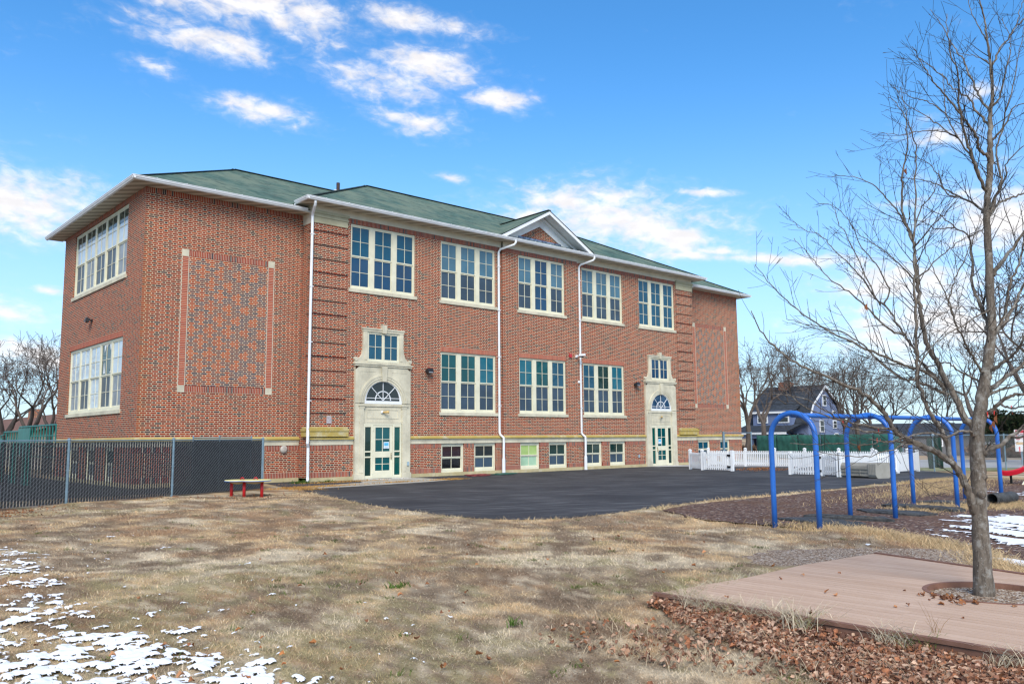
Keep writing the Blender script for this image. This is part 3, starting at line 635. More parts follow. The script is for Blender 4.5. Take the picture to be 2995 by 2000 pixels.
# pediment
pd = MB(); inn = [(-3.15, 12.20), (3.15, 12.20), (0, 13.80)]; tri = [(-1.62, 12.45), (1.62, 12.45), (0, 13.27)]
zc_ = lambda p: (PX+p[0], p[1])
for i in range(3):
    a, b = inn[i], inn[(i+1) % 3]; c, d_ = tri[(i+1) % 3], tri[i]
    pd.quad(*[(PX+p[0], .0, p[1]) for p in (a, b, c, d_)], 0)
    pd.quad((PX+d_[0], .0, d_[1]), (PX+c[0], .0, c[1]), (PX+c[0], .06, c[1]), (PX+d_[0], .06, d_[1]), 0)
for q in (-1, 1):
    a, b = Vector((PX+q*3.5, 0, 12.10)), Vector((PX, 0, 13.985)); dn = Vector((0, 0, -1))
    pd.extrude([(a.x, -.78, a.z), (b.x, -.78, b.z), (b.x, -.78, b.z-.19), (a.x-q*.36, -.78, a.z)], (0, .09, 0), 0)
    pd.extrude([(a.x-q*.1, -.69, a.z-.0), (b.x, -.69, b.z-.06), (b.x, -.69, b.z-.12), (a.x-q*.22, -.69, a.z)], (0, .70, 0), 0)
    pd.extrude([(a.x-q*.30, -.16, a.z), (b.x, -.16, b.z-.17), (b.x, -.16, b.z-.30), (a.x-q*.55, -.16, a.z)], (0, .16, 0), 0)
ped = pd.build('pediment', [M_WHITE], SCH, recalc=False)
t_ = MB(); t_.extrude([(PX+p[0], .045, p[1]) for p in tri], (0, .02, 0)); t_.build('brick_infill', M_BRICK, ped, uv=True)
t_ = MB(); t_.quad((PX-2.9, -.70, 12.10), (PX+2.9, -.70, 12.10), (PX+2.5, .0, 12.24), (PX-2.5, .0, 12.24)); t_.quad((PX-1.75, -.004, 12.24), (PX+1.75, -.004, 12.24), (PX+1.6, -.004, 12.52), (PX-1.6, -.004, 12.52))
def flash_nodes(g, P):
    n = g.noise(g.pos(), 5, 6, .75); g.lk(g.ramp(n, [(.38, (.02,.02,.03)), (.5, (.16,.22,.34)), (.6, (.38,.46,.55)), (.7, (.05,.06,.09))]), P.inputs['Base Color'])
t_.build('flashing', mat('lead_flashing', .45, .5, .3, build=flash_nodes), ped)
# downspouts
def spout(pts, r=.055, boot=None):
    m_ = MB(); m_.tube(pts, r, 8, ph=.39)
    if boot: m_.tube([(boot[0], boot[1], -.02), (boot[0], boot[1], .75)], r*1.5, 8, ph=.39)
    for z in (3.4, 5.9, 8.3, 10.6):
        m_.box(boot_x(pts)-.085, boot_x(pts)+.085, pts[4][1]-.062, pts[4][1]+.05, z, z+.035)
    m_.build('downspout', M_WHITE, SCH)
boot_x = lambda p: p[4][0]
spout([(-.30, -.66, 12.0), (-.30, -.66, 11.86), (-.28, -.60, 11.76), (-.16, -.20, 11.52), (-.13, -.12, 11.40), (-.16, -.12, 2.25), (-.17, -.14, 2.12), (-.27, -.33, 1.92), (-.28, -.34, 1.62), (-.20, -.24, 1.44), (-.19, -.24, .22), (-.21, -.27, .10), (-.32, -.42, .03)], .06)
for x, q in ((10.60, .62), (16.66, .60)):
    yb = -.08
    spout([(x+q, -.76, 11.99), (x+q, -.76, 11.86), (x+q-.05, -.70, 11.76), (x+.06, -.16, 11.52), (x, yb-.02, 11.38), (x, yb, 2.05), (x+.02, yb-.03, 1.95), (x+.12, yb-.17, 1.80), (x+.13, yb-.17, 1.50), (x+.13, yb-.15, .4), (x+.13, yb-.15, 0.0)], .06, (x+.13, yb-.15))
spout([(mir(-.45), .10, 11.72), (mir(-.45), .12, 11.62), (mir(-.3), .3, 11.5), (mir(-.16), .80, 11.36), (mir(-.12), .82, 11.2), (mir(-.13), .82, 2.2), (mir(-.15), .8, 2.1)], .045)
# small fittings on the walls
def floodlight(x, y, z, lab=None, T=None):
    m_ = MB(); m_.box(-.06, .06, -.05, 0, -.06, .06); m_.tube([(0, -.05, 0), (0, -.14, .02)], .025, 8); m_.obox((.06, -.20, .02), (.17, .02, 0), (-.01, .07, -.03), (0, .03, .085), 0); m_.obox((.06, -.278, -.02), (.14, .016, 0), (0, .006, -.002), (0, .02, .06), 1)
    m_.V = [T(a, -b, c+z) if T else (a+x, b+y, c+z) for a, b, c in m_.V]
    return m_.build('floodlight', [varied('lamp_black', (.02,.02,.022), .2, 6, .5), mat('lamp_lens', .1, .6, 0, (.30,.33,.36))], SCH)
floodlight(6.07, 0, 4.96); floodlight(21.42, 0, 4.89); floodlight(0, 0, 7.06, T=lambda a, n, z: (XL-n, 7.28+a, z))
m_ = MB(); m_.box(15.72, 15.90, -.18, -.11, 6.18, 6.38); m_.build('alarm_strobe', varied('alarm_red', (.45,.03,.04), .1), SCH)
m_ = MB(); m_.box(16.22, 16.36, -.20, -.11, 6.2, 6.34, 0); m_.tube([(16.29, -.2, 6.27), (16.31, -.42, 6.30)], .03, 8, m=0); m_.obox((16.36, -.52, 6.33), (.06, -.16, 0), (.06, .02, 0), (0, .01, .06), 0); m_.obox((16.38, -.44, 6.24), (.03, -.12, -.02), (.05, .02, 0), (0, .01, .05), 1); m_.build('security_camera', [M_WHITE, mat('lamp_black2', .4, .4, 0, (.02,.02,.02))], SCH)
m_ = MB(); m_.lathe((0, 0, 0), ((.07, 0), (.075, .05), (.03, .09)), 12); m_.V = [(16.46+x, -.11-z, 4.84+y) for x, y, z in m_.V]; m_.build('motion_sensor', M_WHITE, SCH)
m_ = MB(); m_.extrude([(.87+a, -.05, 2.62+b) for a, b in ((-.12, -.16), (.12, -.16), (.12, .08), (.07, .17), (-.07, .17), (-.12, .08))], (0, -.02, 0)); m_.build('wall_plaque', varied('plaque_grey', (.40,.36,.37), .2, 12, .6), SCH)
m_ = MB(); m_.lathe((0, 0, 0), ((.16, 0), (.165, .05), (.10, .09), (.02, .10)), 16); m_.V = [(-.72+x, DW-.005-z, 1.38+y) for x, y, z in m_.V]; m_.build('vent_cover', varied('vent_grey', (.42,.38,.33), .2, 9, .6), SCH)
for x in (4.94, mir(5.75)):
    m_ = MB(); m_.box(x-.05, x+.05, -.17 if x < 5.05 else -.05, -.0, .56, .74); m_.build('electric_box', varied('box_grey', (.32,.42,.48), .1, 9, .5), SCH)
m_ = MB(); m_.box(-1.70, -1.62, DW-.09, DW, 0.0, 1.60); m_.build('corner_trim', M_CREAM, SCH)
# ---------------------------------------------------------------- ground, paving, street
ASPH = [(-2.75,-4.40),(-4.07,-8.97),(-4.94,-12.55),(-5.46,-16.16),(-5.44,-17.73),(-4.99,-18.60),(-4.02,-19.10),(-2.57,-19.0),(0.06,-18.61),(2.75,-18.25),(5.23,-18.37),(10.1,-18.41),(12.6,-18.15),(15,-18.7),(20,-18.5),(22.5,-17.6),(24.5,-15.6),(27.6,-12),(28.5,-6),(28.5,1.2),(-0.0,1.2),(-1.6,1.0),(-2.4,-2.2)]
MULCH = [(0.06,-18.95),(-1.03,-19.32),(-2.26,-21.19),(-2.42,-22.36),(-2.47,-24.07),(-2.5,-25.1),(-2.9,-26.2),(-3.6,-27.0),(-4.6,-27.5),(-5.7,-28.3),(-6.9,-31),(-4,-37),(18,-37),(21,-25),(17,-18.9),(15,-19.2),(10,-18.9),(5.2,-18.9),(2.75,-18.75)]
CHIPS = [(-6.9,-25.05),(-5.6,-25.0),(-4.4,-25.9),(-3.4,-27.3),(-5.2,-28.0),(-5.55,-26.9),(-5.7,-26.45),(-7.4,-26.3),(-7.6,-25.9)]
DECK = [(-10.2,-26.36),(-8.67,-26.48),(-7.4,-26.45),(-5.75,-26.62),(-6.02,-27.6),(-6.3,-28.6),(-6.75,-31.0),(-6.9,-32.2),(-10.25,-32.2)]
PATH = [(-3.0,-4.65),(-0.2,-4.45),(3.2,-4.0),(4.75,-3.55),(5.2,-2.2),(5.0,-.30),(2.2,-.30),(1.2,-2.3),(-1.6,-2.9),(-2.6,-3.4)]
WELL = (-7.80, -28.75, 0.62)
def wobble(poly, amp, step=.35, seed=1):
    out = []; rs = np.random.RandomState(seed)
    for i in range(len(poly)):
        a = np.array(poly[i]); b = np.array(poly[(i+1) % len(poly)]); n = max(1, int(np.hypot(*(b-a))/step))
        for k in range(n): out.append(tuple(a+(b-a)*k/n+rs.uniform(-amp, amp, 2)))
    return out
def height(x, y):
    x = np.asarray(x, float); y = np.asarray(y, float)
    w = np.clip((-5.5-y)/4, 0, 1)*np.clip(((-5.5-(x+y*0))+0)/1.5+2.2, 0, 1)
    lawn = np.clip(polydist(x, y, ASPH)/1.5, 0, 1)*np.where(inpoly(x, y, ASPH), 0, 1)*np.where(inpoly(x, y, MULCH), 0, 1)
    return ((vnoise(x, y, .45, 3, 2)-.5)*.13+(vnoise(x, y, 1.7, 3, 22)-.5)*.10*np.clip((vnoise(x, y, .5, 2, 23)-.35)*4, 0, 1))*lawn*np.clip((-3.0-y)/3, 0, 1)*np.clip((6-x)/4, 0, 1)
STRAW, PALE, BROWN, GREY, GREEN, DARK = map(np.array, ((.80,.585,.345), (.90,.76,.55), (.54,.35,.205), (.38,.285,.195), (.46,.40,.21), (.30,.21,.14)))
def st(v, lo, hi): return np.clip((v-lo)/(hi-lo), 0, 1)[:, None]
def lawncol(x, y, r_):
    n = len(x); u = r_.rand(n); c0 = STRAW+np.zeros((n, 3))
    t = st(vnoise(x, y, 1.1, 4, 4), .46, .60); c0 = c0*(1-t)+BROWN*t
    t = st(vnoise(x, y, .75, 4, 33), .55, .68); c0 = c0*(1-t)+PALE*t
    t = st(matted(x, y), .50, .60)*.95; c0 = c0*(1-t)+GREY*t
    t = st(vnoise(x, y, 1.7, 3, 41), .57, .66)*.8; c0 = c0*(1-t)+DARK*t
    gm = np.clip((vnoise(x, y, .4, 3, 8)-.56)*9, 0, 1)*.45+np.clip((vnoise(x, y, 3.2, 2, 12)-.70)*12, 0, 1)*.6+.30*np.clip((-12.8-x)/1.5, 0, 1)*np.clip((-21-y)/3, 0, 1); t = (u < gm)[:, None]*.75; c0 = c0*(1-t)+GREEN*t
    t = (r_.rand(n) < .14)[:, None]*.7; c0 = c0*(1-t)+PALE*t; return c0*r_.uniform(.66, 1.22, (n, 1))
def matted(x, y):   # old mown grass lying in swathes
    u = x*.82+y*.57; w = y*.82-x*.57; return .62*vnoise(u*.55, w*1.3, 1.15, 4, 6)+.38*vnoise(x, y, 3.0, 3, 26)
def ground_nodes(g, P):
    p = g.pos(); b = g.noise(p, 7.0, 8, .7); c = g.noise(p, 40, 4, .7); col = g.n('Attribute', attribute_name='tint').outputs['Color']
    col = g.mix(1.0, col, g.mix(b, (.45,.43,.40), (1.0,1.0,1.0)), 'MULTIPLY'); col = g.mix(g.ss(c, .35, .7), g.mix(.35, col, (.09,.06,.04)), col)
    g.lk(col, P.inputs['Base Color']); g.lk(g.bump(g.add(b, g.mul(c, .5)), .8, .03), P.inputs['Normal'])
M_GROUND = mat('ground_thatch', .95, .1, build=ground_nodes)
rr = np.concatenate(([0.4], np.geomspace(1.2, 60, 190), np.geomspace(66, 2500, 16))); na = 520; aa = np.linspace(0, 2*np.pi, na, endpoint=False)
GX = CX+rr[:, None]*np.cos(aa)[None]; GY = CY+rr[:, None]*np.sin(aa)[None]; GZ = height(GX, GY)
GV = np.stack((GX, GY, GZ), -1).reshape(-1, 3); GV = np.vstack((GV, [[CX, CY, 0]]))
i, j = np.meshgrid(np.arange(len(rr)-1), np.arange(na), indexing='ij'); q = np.stack((i*na+j, (i+1)*na+j, (i+1)*na+(j+1) % na, i*na+(j+1) % na), -1).reshape(-1, 4)
tr = np.stack((np.full(na, len(GV)-1), np.arange(na), (np.arange(na)+1) % na), -1)
struct(fastmesh('ground', GV, [q, tr], M_GROUND, lawncol(GV[:, 0], GV[:, 1], np.random.RandomState(1))*.95, smooth=True))
def sheet(name, poly, z, m, amp=.05, step=.3, seed=1):
    b = MB(); n = wobble(poly, amp, step, seed); b.add([(x, y, z) for x, y in n], (tuple(range(len(n))),)); o = b.build(name, m, recalc=False)
    if o.data.polygons[0].normal.z < 0: o.data.flip_normals()
    return struct(o)
def asphalt_nodes(g, P):
    p = g.pos(); n = g.noise(p, 60, 4, .7); b = g.noise(p, .5, 5, .6); x, y, z = g.sep(p)
    rx = g.add(g.mul(x, .35), g.mul(y, .94)); ry = g.sub(g.mul(x, .94), g.mul(y, .35))
    st = g.noise(g.comb(g.mul(ry, .55), g.mul(rx, 7.0), 0), 1.0, 6, .65); cr = g.noise(p, .33, 2, .5)
    c = g.mix(n, (.018,.0185,.021), (.050,.050,.053)); c = g.mix(g.mul(g.ss(b, .4, .7), .5), c, (.024,.024,.028))
    c = g.mix(g.mul(g.mul(g.ss(st, .46, .68), g.ss(cr, .30, .55)), .75), c, (.17,.17,.175))
    sp = g.voro(p, 7.0); c = g.mix(g.mul(g.lt(sp, .075), g.gt(g.noise(p, 3.0, 2), .56)), c, (.33,.29,.22))
    g.lk(c, P.inputs['Base Color']); g.lk(g.mix(b, (.7,.7,.7), (.9,.9,.9)), P.inputs['Roughness']); g.lk(g.bump(n, .35, .006), P.inputs['Normal'])
M_ASPH = mat('asphalt', .85, .3, build=asphalt_nodes)
sheet('asphalt_yard', ASPH, .010, M_ASPH, .06, .3, 3)
sheet('side_yard_asphalt', [(-36,-3.2),(-7.2,-3.0),(-4.3,-2.4),(-3.0,-1.6),(-1.6,.93),(-6.75,.94),(-6.76,12.4),(-6.75,30),(-36,30)], .008, M_ASPH, .03, .8, 4)
def conc_nodes(g, P):
    p = g.pos(); n = g.noise(p, 2.0, 8, .7); f = g.noise(p, 50, 3, .6); c = g.mix(g.ss(n, .3, .7), (.30,.28,.235), (.47,.45,.39)); c = g.mix(g.mul(g.ss(f, .55, .7), .4), c, (.2,.18,.15))
    g.lk(c, P.inputs['Base Color']); g.lk(g.bump(f, .3, .005), P.inputs['Normal'])
M_CONC = mat('concrete', .9, .2, build=conc_nodes)
sheet('concrete_path', PATH, .016, M_CONC, .04, .35, 5)
def mulch_nodes(g, P):
    p = g.pos(); v = g.voro(p, 22.0, 'Color'); r, gg, bb = g.sep(v); d = g.voro(p, 22.0); big = g.noise(p, .6, 5, .6)
    c = g.ramp(r, [(0, (.06,.036,.03)), (.25, (.155,.092,.072)), (.5, (.115,.072,.062)), (.72, (.20,.12,.085)), (.88, (.28,.21,.17)), (.97, (.44,.39,.34))], True)
    c = g.mix(g.mul(g.ss(big, .48, .66), .55), c, g.mix(r, (.20,.10,.05), (.10,.055,.035)))
    g.lk(c, P.inputs['Base Color']); g.lk(g.bump(g.add(g.mul(gg, 1.0), g.mul(d, -1.5)), .9, .022), P.inputs['Normal'])
M_MULCH = mat('rubber_mulch', .9, .15, build=mulch_nodes)
def chip_nodes(g, P):
    p = g.scalev(g.pos(), (1.0, 1.0, 1.0)); v = g.voro(p, 55.0, 'Color'); r, gg, bb = g.sep(v); d = g.voro(p, 55.0)
    c = g.ramp(r, [(0, (.10,.065,.045)), (.25, (.24,.155,.10)), (.5, (.34,.25,.175)), (.75, (.47,.39,.31)), (.9, (.62,.57,.50))], True)
    g.lk(c, P.inputs['Base Color']); g.lk(g.bump(g.add(gg, g.mul(d, -1.5)), .6, .010), P.inputs['Normal'])
M_CHIP = mat('wood_chips', .9, .15, build=chip_nodes)
sheet('mulch_bed', MULCH, .014, M_MULCH, .10, .25, 6)
sheet('wood_chip_bed', CHIPS, .020, M_CHIP, .10, .15, 7)
wl_ = [(WELL[0]+(WELL[2]+.1)*math.cos(t), WELL[1]+(WELL[2]+.1)*math.sin(t)) for t in np.linspace(0, 6.283, 40)[:-1]]
sheet('tree_well_chips', wl_, .085, M_CHIP, 0, 9, 1)
M_STREET = varied('street', (.36,.36,.36), .15, .4, .85, .2, dirt=((.55,.55,.56), .5))
def along(c, t, w): # strips running beside the street
    d = Vector((.44, -.90, 0)); return [(c[0]+d.x*s, c[1]+d.y*s) for s in (-70, 45)]
def strip(name, c0, c1, z, m):
    a = along(c0, 0, 0); b = along(c1, 0, 0); o = MB(); o.quad((*a[0], z), (*a[1], z), (*b[1], z), (*b[0], z)); return struct(o.build(name, m))
strip('street', (30.8, -16.0), (46, -11.6), .012, M_STREET)
strip('far_kerb', (46.0, -11.6), (46.6, -11.4), .12, M_CONC)
strip('verge', (26.6, -17.6), (30.8, -16.0), .009, varied('verge_grass', (.20,.21,.09), .4, 1.3, .95, .1))

# ---------------------------------------------------------------- deck
dk_mat = {}
def deck_nodes(g, P):
    x, y, z = g.sep(g.pos()); r = g.white(g.comb(g.fl(g.mul(g.add(x, 10.2), 1/.112)), g.fl(g.mul(y, .28)), 0)); n = g.noise(g.comb(g.mul(x, 14), g.mul(y, 1.1), z), 1.0, 6, .65); b = g.noise(g.pos(), .9, 5, .6)
    c = g.mix(r, (.47,.32,.225), (.53,.375,.275)); c = g.mix(g.mul(g.ss(n, .45, .7), .35), c, (.36,.225,.155)); c = g.mix(g.mul(g.ss(b, .5, .72), .35), c, (.62,.46,.355))
    g.lk(c, P.inputs['Base Color']); g.lk(g.bump(n, .25, .004), P.inputs['Normal'])
M_DECK = mat('deck_boards', .75, .25, build=deck_nodes)
M_DTRIM = varied('deck_trim', (.20,.105,.075), .2, 5, .75, .2)
DK = thing('wooden_deck', 'low reddish brown plank deck built round the young tree', 'deck', (-8.2, -29, 0))
db = MB(); ZD = .135
def ylim(x, poly):
    ys = []
    for k in range(len(poly)):
        (x1, y1), (x2, y2) = poly[k], poly[(k+1) % len(poly)]
        if (x1 <= x) != (x2 <= x): ys.append(y1+(y2-y1)*(x-x1)/(x2-x1))
    return (min(ys), max(ys)) if len(ys) >= 2 else None
x = -10.185
while x < -5.8:
    xa, xb = x, min(x+.104, -5.755); la, lb = ylim(xa+1e-4, DECK), ylim(xb-1e-4, DECK)
    if la and lb:
        segs = [(la[0], la[1], lb[0], lb[1])]; h = []
        for xx in (xa, xb):
            dd = WELL[2]**2-(xx-WELL[0])**2; h.append(math.sqrt(dd) if dd > 0 else None)
        if h[0] or h[1]:
            ha, hb = (h[0] or .02), (h[1] or .02); segs = [(la[0], WELL[1]-ha, lb[0], WELL[1]-hb), (WELL[1]+ha, la[1], WELL[1]+hb, lb[1])]
        for a0, a1, b0, b1 in segs:
            cut = -28.0-((hash(round(x*100)) % 7)-3)*.55
            v = [(xa, a0), (xb, b0), (xb, b1), (xa, a1)]; db.prism(v, ZD-.03, ZD)
    x += .112
db.build('deck_boards', M_DECK, DK)
ed = MB(); ed.box(-10.235, -10.20, -32.2, -26.34, -.02, ZD-.035); ed.box(-10.25, -10.19, -32.2, -26.32, ZD-.03, ZD+.004)
for a, b in zip(DECK[:7], DECK[1:8]):
    if a[0] > -10.2 or True: ed.bar((a[0], a[1], .06), (b[0], b[1], .06), .03, .14)
for a, b in zip(DECK[3:7], DECK[4:8]): ed.bar((a[0]-.02, a[1], ZD+.004), (b[0]-.02, b[1], ZD+.004), .07, .02)
ed.build('edge_trim', M_DTRIM, DK)
rg = MB(); n = 48
for k in range(n):
    a, b = 2*math.pi*k/n, 2*math.pi*(k+1)/n; pr = lambda r, t, z: (WELL[0]+r*math.cos(t), WELL[1]+r*math.sin(t), z)
    for (r0, z0, r1, z1) in ((WELL[2]-.02, .02, WELL[2]-.02, ZD+.006), (WELL[2]-.02, ZD+.006, WELL[2]+.025, ZD+.006), (WELL[2]+.025, ZD+.006, WELL[2]+.025, ZD-.01)):
        rg.quad(pr(r0, a, z0), pr(r0, b, z0), pr(r1, b, z1), pr(r1, a, z1))
rg.build('tree_well_rim', M_DTRIM, DK)

# ---------------------------------------------------------------- chain link fences
M_GALV = varied('galvanised', (.21,.30,.36), .15, 6, .45, .5, .5, dirt=((.20,.30,.34), .4))
M_WIRE = mat('fence_wire', .5, .5, .4, (.27,.29,.31))
M_SLAT = varied('privacy_slat', (.014,.016,.018), .3, 5, .5, .35)
def wire_mesh(mb, a, b, z0, z1, sp=.095, r=.0035):
    a = Vector(a); b = Vector(b); L = (b-a).length; d = (b-a).normalized(); H = z1-z0; k = -H
    while k < L:
        s0, s1 = max(k, 0), min(k+H, L)
        for q in (0, 1):
            t0, t1 = s0-k, s1-k; za, zb = (z0+t0, z0+t1) if q == 0 else (z1-t0, z1-t1); off = .003*(1 if q else -1)
            nrm = Vector((-d.y, d.x, 0))*off
            mb.tube([a+d*s0+nrm+Vector((0, 0, za)), a+d*s1+nrm+Vector((0, 0, zb))], r, 3, False)
        k += sp
def chain_fence(name, pts, z1, label, cat, slat=None, sp=.095, post=.038, toprail=True, group=None, r=.0035, botw=False, dense=()):
    t = thing(name, label, cat, (pts[0][0], pts[0][1], 0), group)
    for k, p in enumerate(pts):
        m_ = MB(); m_.tube([(*p, -.1), (*p, z1+.02)], post*(1.25 if k in (len(pts)-1,) else 1), 12); m_.lathe((*p, z1+.02), ((post*1.3, 0), (post*1.2, .03), (post*.5, .05)), 12)
        for z in (.35, .95, 1.5): m_.lathe((*p, z), ((post*1.35, 0), (post*1.35, .025)), 12)
        m_.build('post', M_GALV, t, smooth=False)
    w = MB(); rl = MB(); sl_ = MB()
    for k, (p, q) in enumerate(zip(pts, pts[1:])):
        rl.tube([(*p, z1), (*q, z1)], .021, 8); wire_mesh(w, (*p, 0), (*q, 0), .03, z1-.01, sp, r)
        if botw: rl.tube([(*p, .06), (*q, .06)], .004, 5)
        if slat:
            a = Vector((*p, 0)); b = Vector((*q, 0)); L = (b-a).length; d = (b-a)/L; s = .03; pit, wd = slat if k not in dense else (.079, .074)
            while s < L-.02:
                sl_.bar(a+d*s+Vector((0, 0, .04)), a+d*s+Vector((0, 0, z1-.05)), wd, .004, up=(-d.y, d.x, 0)); s += pit
    rl.build('top_rail', M_GALV, t); w.build('wire_mesh', M_WIRE, t, recalc=False)
    if slat: sl_.build('privacy_slats', M_SLAT, t)
    return t
chain_fence('chain_link_fence', [(-17.5,-8.4), (-14.1,-7.05), (-10.72,-5.80), (-7.33,-4.57), (-3.66,-3.29)], 1.80, 'long chain link fence woven with black slats along the lawn on the left', 'fence', slat=(.088, .066), dense=(3,), sp=.115, post=.04, r=.0028)
chain_fence('chain_link_gate', [(-6.15,-3.15), (-5.05,-2.75), (-3.62,-2.25)], 1.87, 'black slatted chain link gate leaf standing just behind the long fence', 'gate', slat=(.079, .074), post=.024, sp=.115, r=.0028)
chain_fence('chain_link_fence', [(22.4,-14.72), (24.29,-15.79), (27.91,-17.73), (31.6,-19.7)], 1.72, 'bare chain link fence without slats between play yard and street', 'fence', sp=.12, post=.03, r=.003)
chain_fence('chain_link_fence', [(43.5,8.5), (46.0,11.3), (47.5, 13)], 1.55, 'short plain chain link fence beside the green screen, near the blue house', 'fence', sp=.16, post=.03, r=.004)
gt_ = thing('pipe_gate_frame', 'tall grey pipe frame standing at the corner by the white pickets', 'gate', (29.2, -.6, 0))
for p, rr_ in (((29.05, -1.0), .07), ((29.35, -.75), .05), ((33.4, -.3), .045)):
    m_ = MB(); m_.tube([(*p, -.1), (*p, 2.08)], rr_, 10); m_.build('post', M_GALV, gt_)
m_ = MB(); m_.tube([(29.35, -.75, 2.0), (33.4, -.3, 2.0)], .03, 8); m_.tube([(29.35, -.75, .15), (33.4, -.3, .15)], .03, 8); m_.build('rail', M_GALV, gt_)
# green wind screen fence
M_SCREEN = varied('green_screen', (.04,.14,.11), .25, 1.5, .8, .15, bumpy=.1)
gs = thing('green_screen_fence', 'dark green fabric screen fence stretched behind the white pickets', 'fence', (41, -2, 0))
A0, B0 = Vector((44.6, 6.2, 0)), Vector((38.6, -8.3, 0)); L0 = (B0-A0).length; d0 = (B0-A0)/L0
nP = 6
for k in range(nP+1):
    p = A0+d0*L0*k/nP+Vector((.08, 0, 0)); m_ = MB(); m_.tube([p, p+Vector((0, 0, 1.95))], .035, 8); m_.build('post', M_GALV, gs)
for k in range(nP):
    m_ = MB(); a = A0+d0*(L0*k/nP+.03); b = A0+d0*(L0*(k+1)/nP-.03); n = 14; v = []; f = []
    for i in range(n+1):
        for j in range(5):
            q = a+(b-a)*i/n; z = .04+1.82*j/4-(.03*math.sin(math.pi*i/n) if j == 4 else 0); v.append((q.x+.025*math.sin(i*1.7+k+j*.8), q.y, z))
    for i in range(n):
        for j in range(4): f.append((i*5+j, (i+1)*5+j, (i+1)*5+j+1, i*5+j+1))
    m_.add(v, f); o = m_.build('screen_panel', M_SCREEN, gs, smooth=True); md = o.modifiers.new('thick', 'SOLIDIFY'); md.thickness = .006
dc = MB(); v = []; f = []
for i in range(9):
    for j in range(7): v.append((24.1+.07*i, -15.62-.05*i+.05*math.sin(i*2.1+j*.4), .18+1.48*j/6-.03*math.sin(i)))
for i in range(8):
    for j in range(6): f.append((i*7+j, (i+1)*7+j, (i+1)*7+j+1, i*7+j+1))
dc.add(v, f); o = dc.build('loose_screen', mat('dark_tarp', .8, .15, 0, (.012,.035,.028)), smooth=True); md = o.modifiers.new('thick', 'SOLIDIFY'); md.thickness = .006
tag(o, 'dark green loose end of screen hanging on the bare chain link post', 'tarp')

# ---------------------------------------------------------------- white picket fences
M_VINYL = varied('white_vinyl', (.80,.82,.84), .04, 2, .35, .4)
def picket_post(t, p, h=1.02, w=.12, cap=True):
    m_ = MB(); m_.box(p[0]-w/2, p[0]+w/2, p[1]-w/2, p[1]+w/2, -.05, h)
    o = m_.build('post', M_VINYL, t)
    if cap:
        m_ = MB(); m_.box(p[0]-w*.62, p[0]+w*.62, p[1]-w*.62, p[1]+w*.62, h, h+.03); e = w*.62
        m_.add([(p[0]-e, p[1]-e, h+.03), (p[0]+e, p[1]-e, h+.03), (p[0]+e, p[1]+e, h+.03), (p[0]-e, p[1]+e, h+.03), (p[0], p[1], h+.09)], ((0,1,4),(1,2,4),(2,3,4),(3,0,4))); m_.build('post_cap', M_VINYL, o)
def pickets(t, a, b, h=.92, zb=.08, pit=.125, w=.075, brace=0, side=1, lowbase=None):
    a = Vector((*a, 0)); b = Vector((*b, 0)); L = (b-a).length; d = (b-a)/L; nn = Vector((-d.y, d.x, 0))*side
    m_ = MB(); z0 = zb+.10
    for z in (z0+.03, h-.14): m_.bar(a+Vector((0, 0, z)), b+Vector((0, 0, z)), .045, .09)
    if brace: m_.bar(a+nn*.028+Vector((0, 0, (h-.2) if brace > 0 else z0+.05)), b+nn*.028+Vector((0, 0, z0+.05 if brace > 0 else h-.2)), .03, .08)
    m_.build('rail', M_VINYL, t)
    m_ = MB(); n = max(1, int(L/pit)); off = (L-(n-1)*pit)/2
    for k in range(n):
        c = a+d*(off+k*pit)+nn*.034; e = d*w/2; hh = h
        m_.extrude([c-e+Vector((0,0,zb)), c+e+Vector((0,0,zb)), c+e+Vector((0,0,hh-.035)), c+e*.55+Vector((0,0,hh)), c-e*.55+Vector((0,0,hh)), c-e+Vector((0,0,hh-.035))], nn*.016)
    m_.build('pickets', M_VINYL, t)
def picket_fence(pts, label, name='picket_fence', caps=True, **k):
    t = thing(name, label, 'gate' if 'gate' in name else 'fence', (pts[0][0], pts[0][1], 0))
    for p in pts: picket_post(t, p, cap=caps)
    for a, b in zip(pts, pts[1:]): pickets(t, a, b, **k)
    return t
def gate(a, b, label, brace, hinge_at_b=True, side=1):
    t = thing('picket_gate', label, 'gate', (a[0], a[1], 0)); 
    pickets(t, a, b, h=.95, zb=.05, brace=brace, side=side, pit=.135)
    for p in (a, b): m_ = MB(); m_.box(p[0]-.045, p[0]+.045, p[1]-.045, p[1]+.045, .04, .97); m_.build('stile', M_VINYL, t)
    p = b if hinge_at_b else a
    for z in (.22, .80): hg = MB(); hg.obox((p[0]-.07, p[1]-.02, z), (.02, 0, 0), (0, .10, 0), (0, 0, .05)); hg.build('hinge', mat('black_iron', .5, .4, .5, (.015,.015,.015)), t)
picket_fence([(20.62,-4.45), (19.85,-5.78)], 'short white picket panel nearest the doorway, left of the first gate', side=-1)
gate((19.80,-5.95), (19.66,-7.55), 'closed white picket gate with brace falling towards its black hinges', 1, True, -1)
m_ = thing('gate_post', 'thick white square post carrying black hinges beside the open gap', 'post', (19.66, -7.72, 0)); picket_post(m_, (19.66, -7.72), 1.06, .14, False)
picket_fence([(26.0,-1.9), (26,-4.49), (26,-6.4), (26,-8.26), (26,-10.24), (26,-12.07), (25.2,-14.2)], 'longest white picket run, standing at the back before the green screen', side=-1)
gate((17.75,-12.15), (17.46,-13.62), 'white picket gate with rising brace, standing left of the grey bin', -1, True, -1)
picket_fence([(17.76,-12.0), (17.80, -11.9)], 'single white square post at the latch side of the far gate', name='gate_post', caps=False) if False else None
m_ = thing('gate_post', 'white square post on the open gap side of the braced gate', 'post', (17.78, -12.02, 0)); picket_post(m_, (17.78, -12.02), 1.06, .13, False)
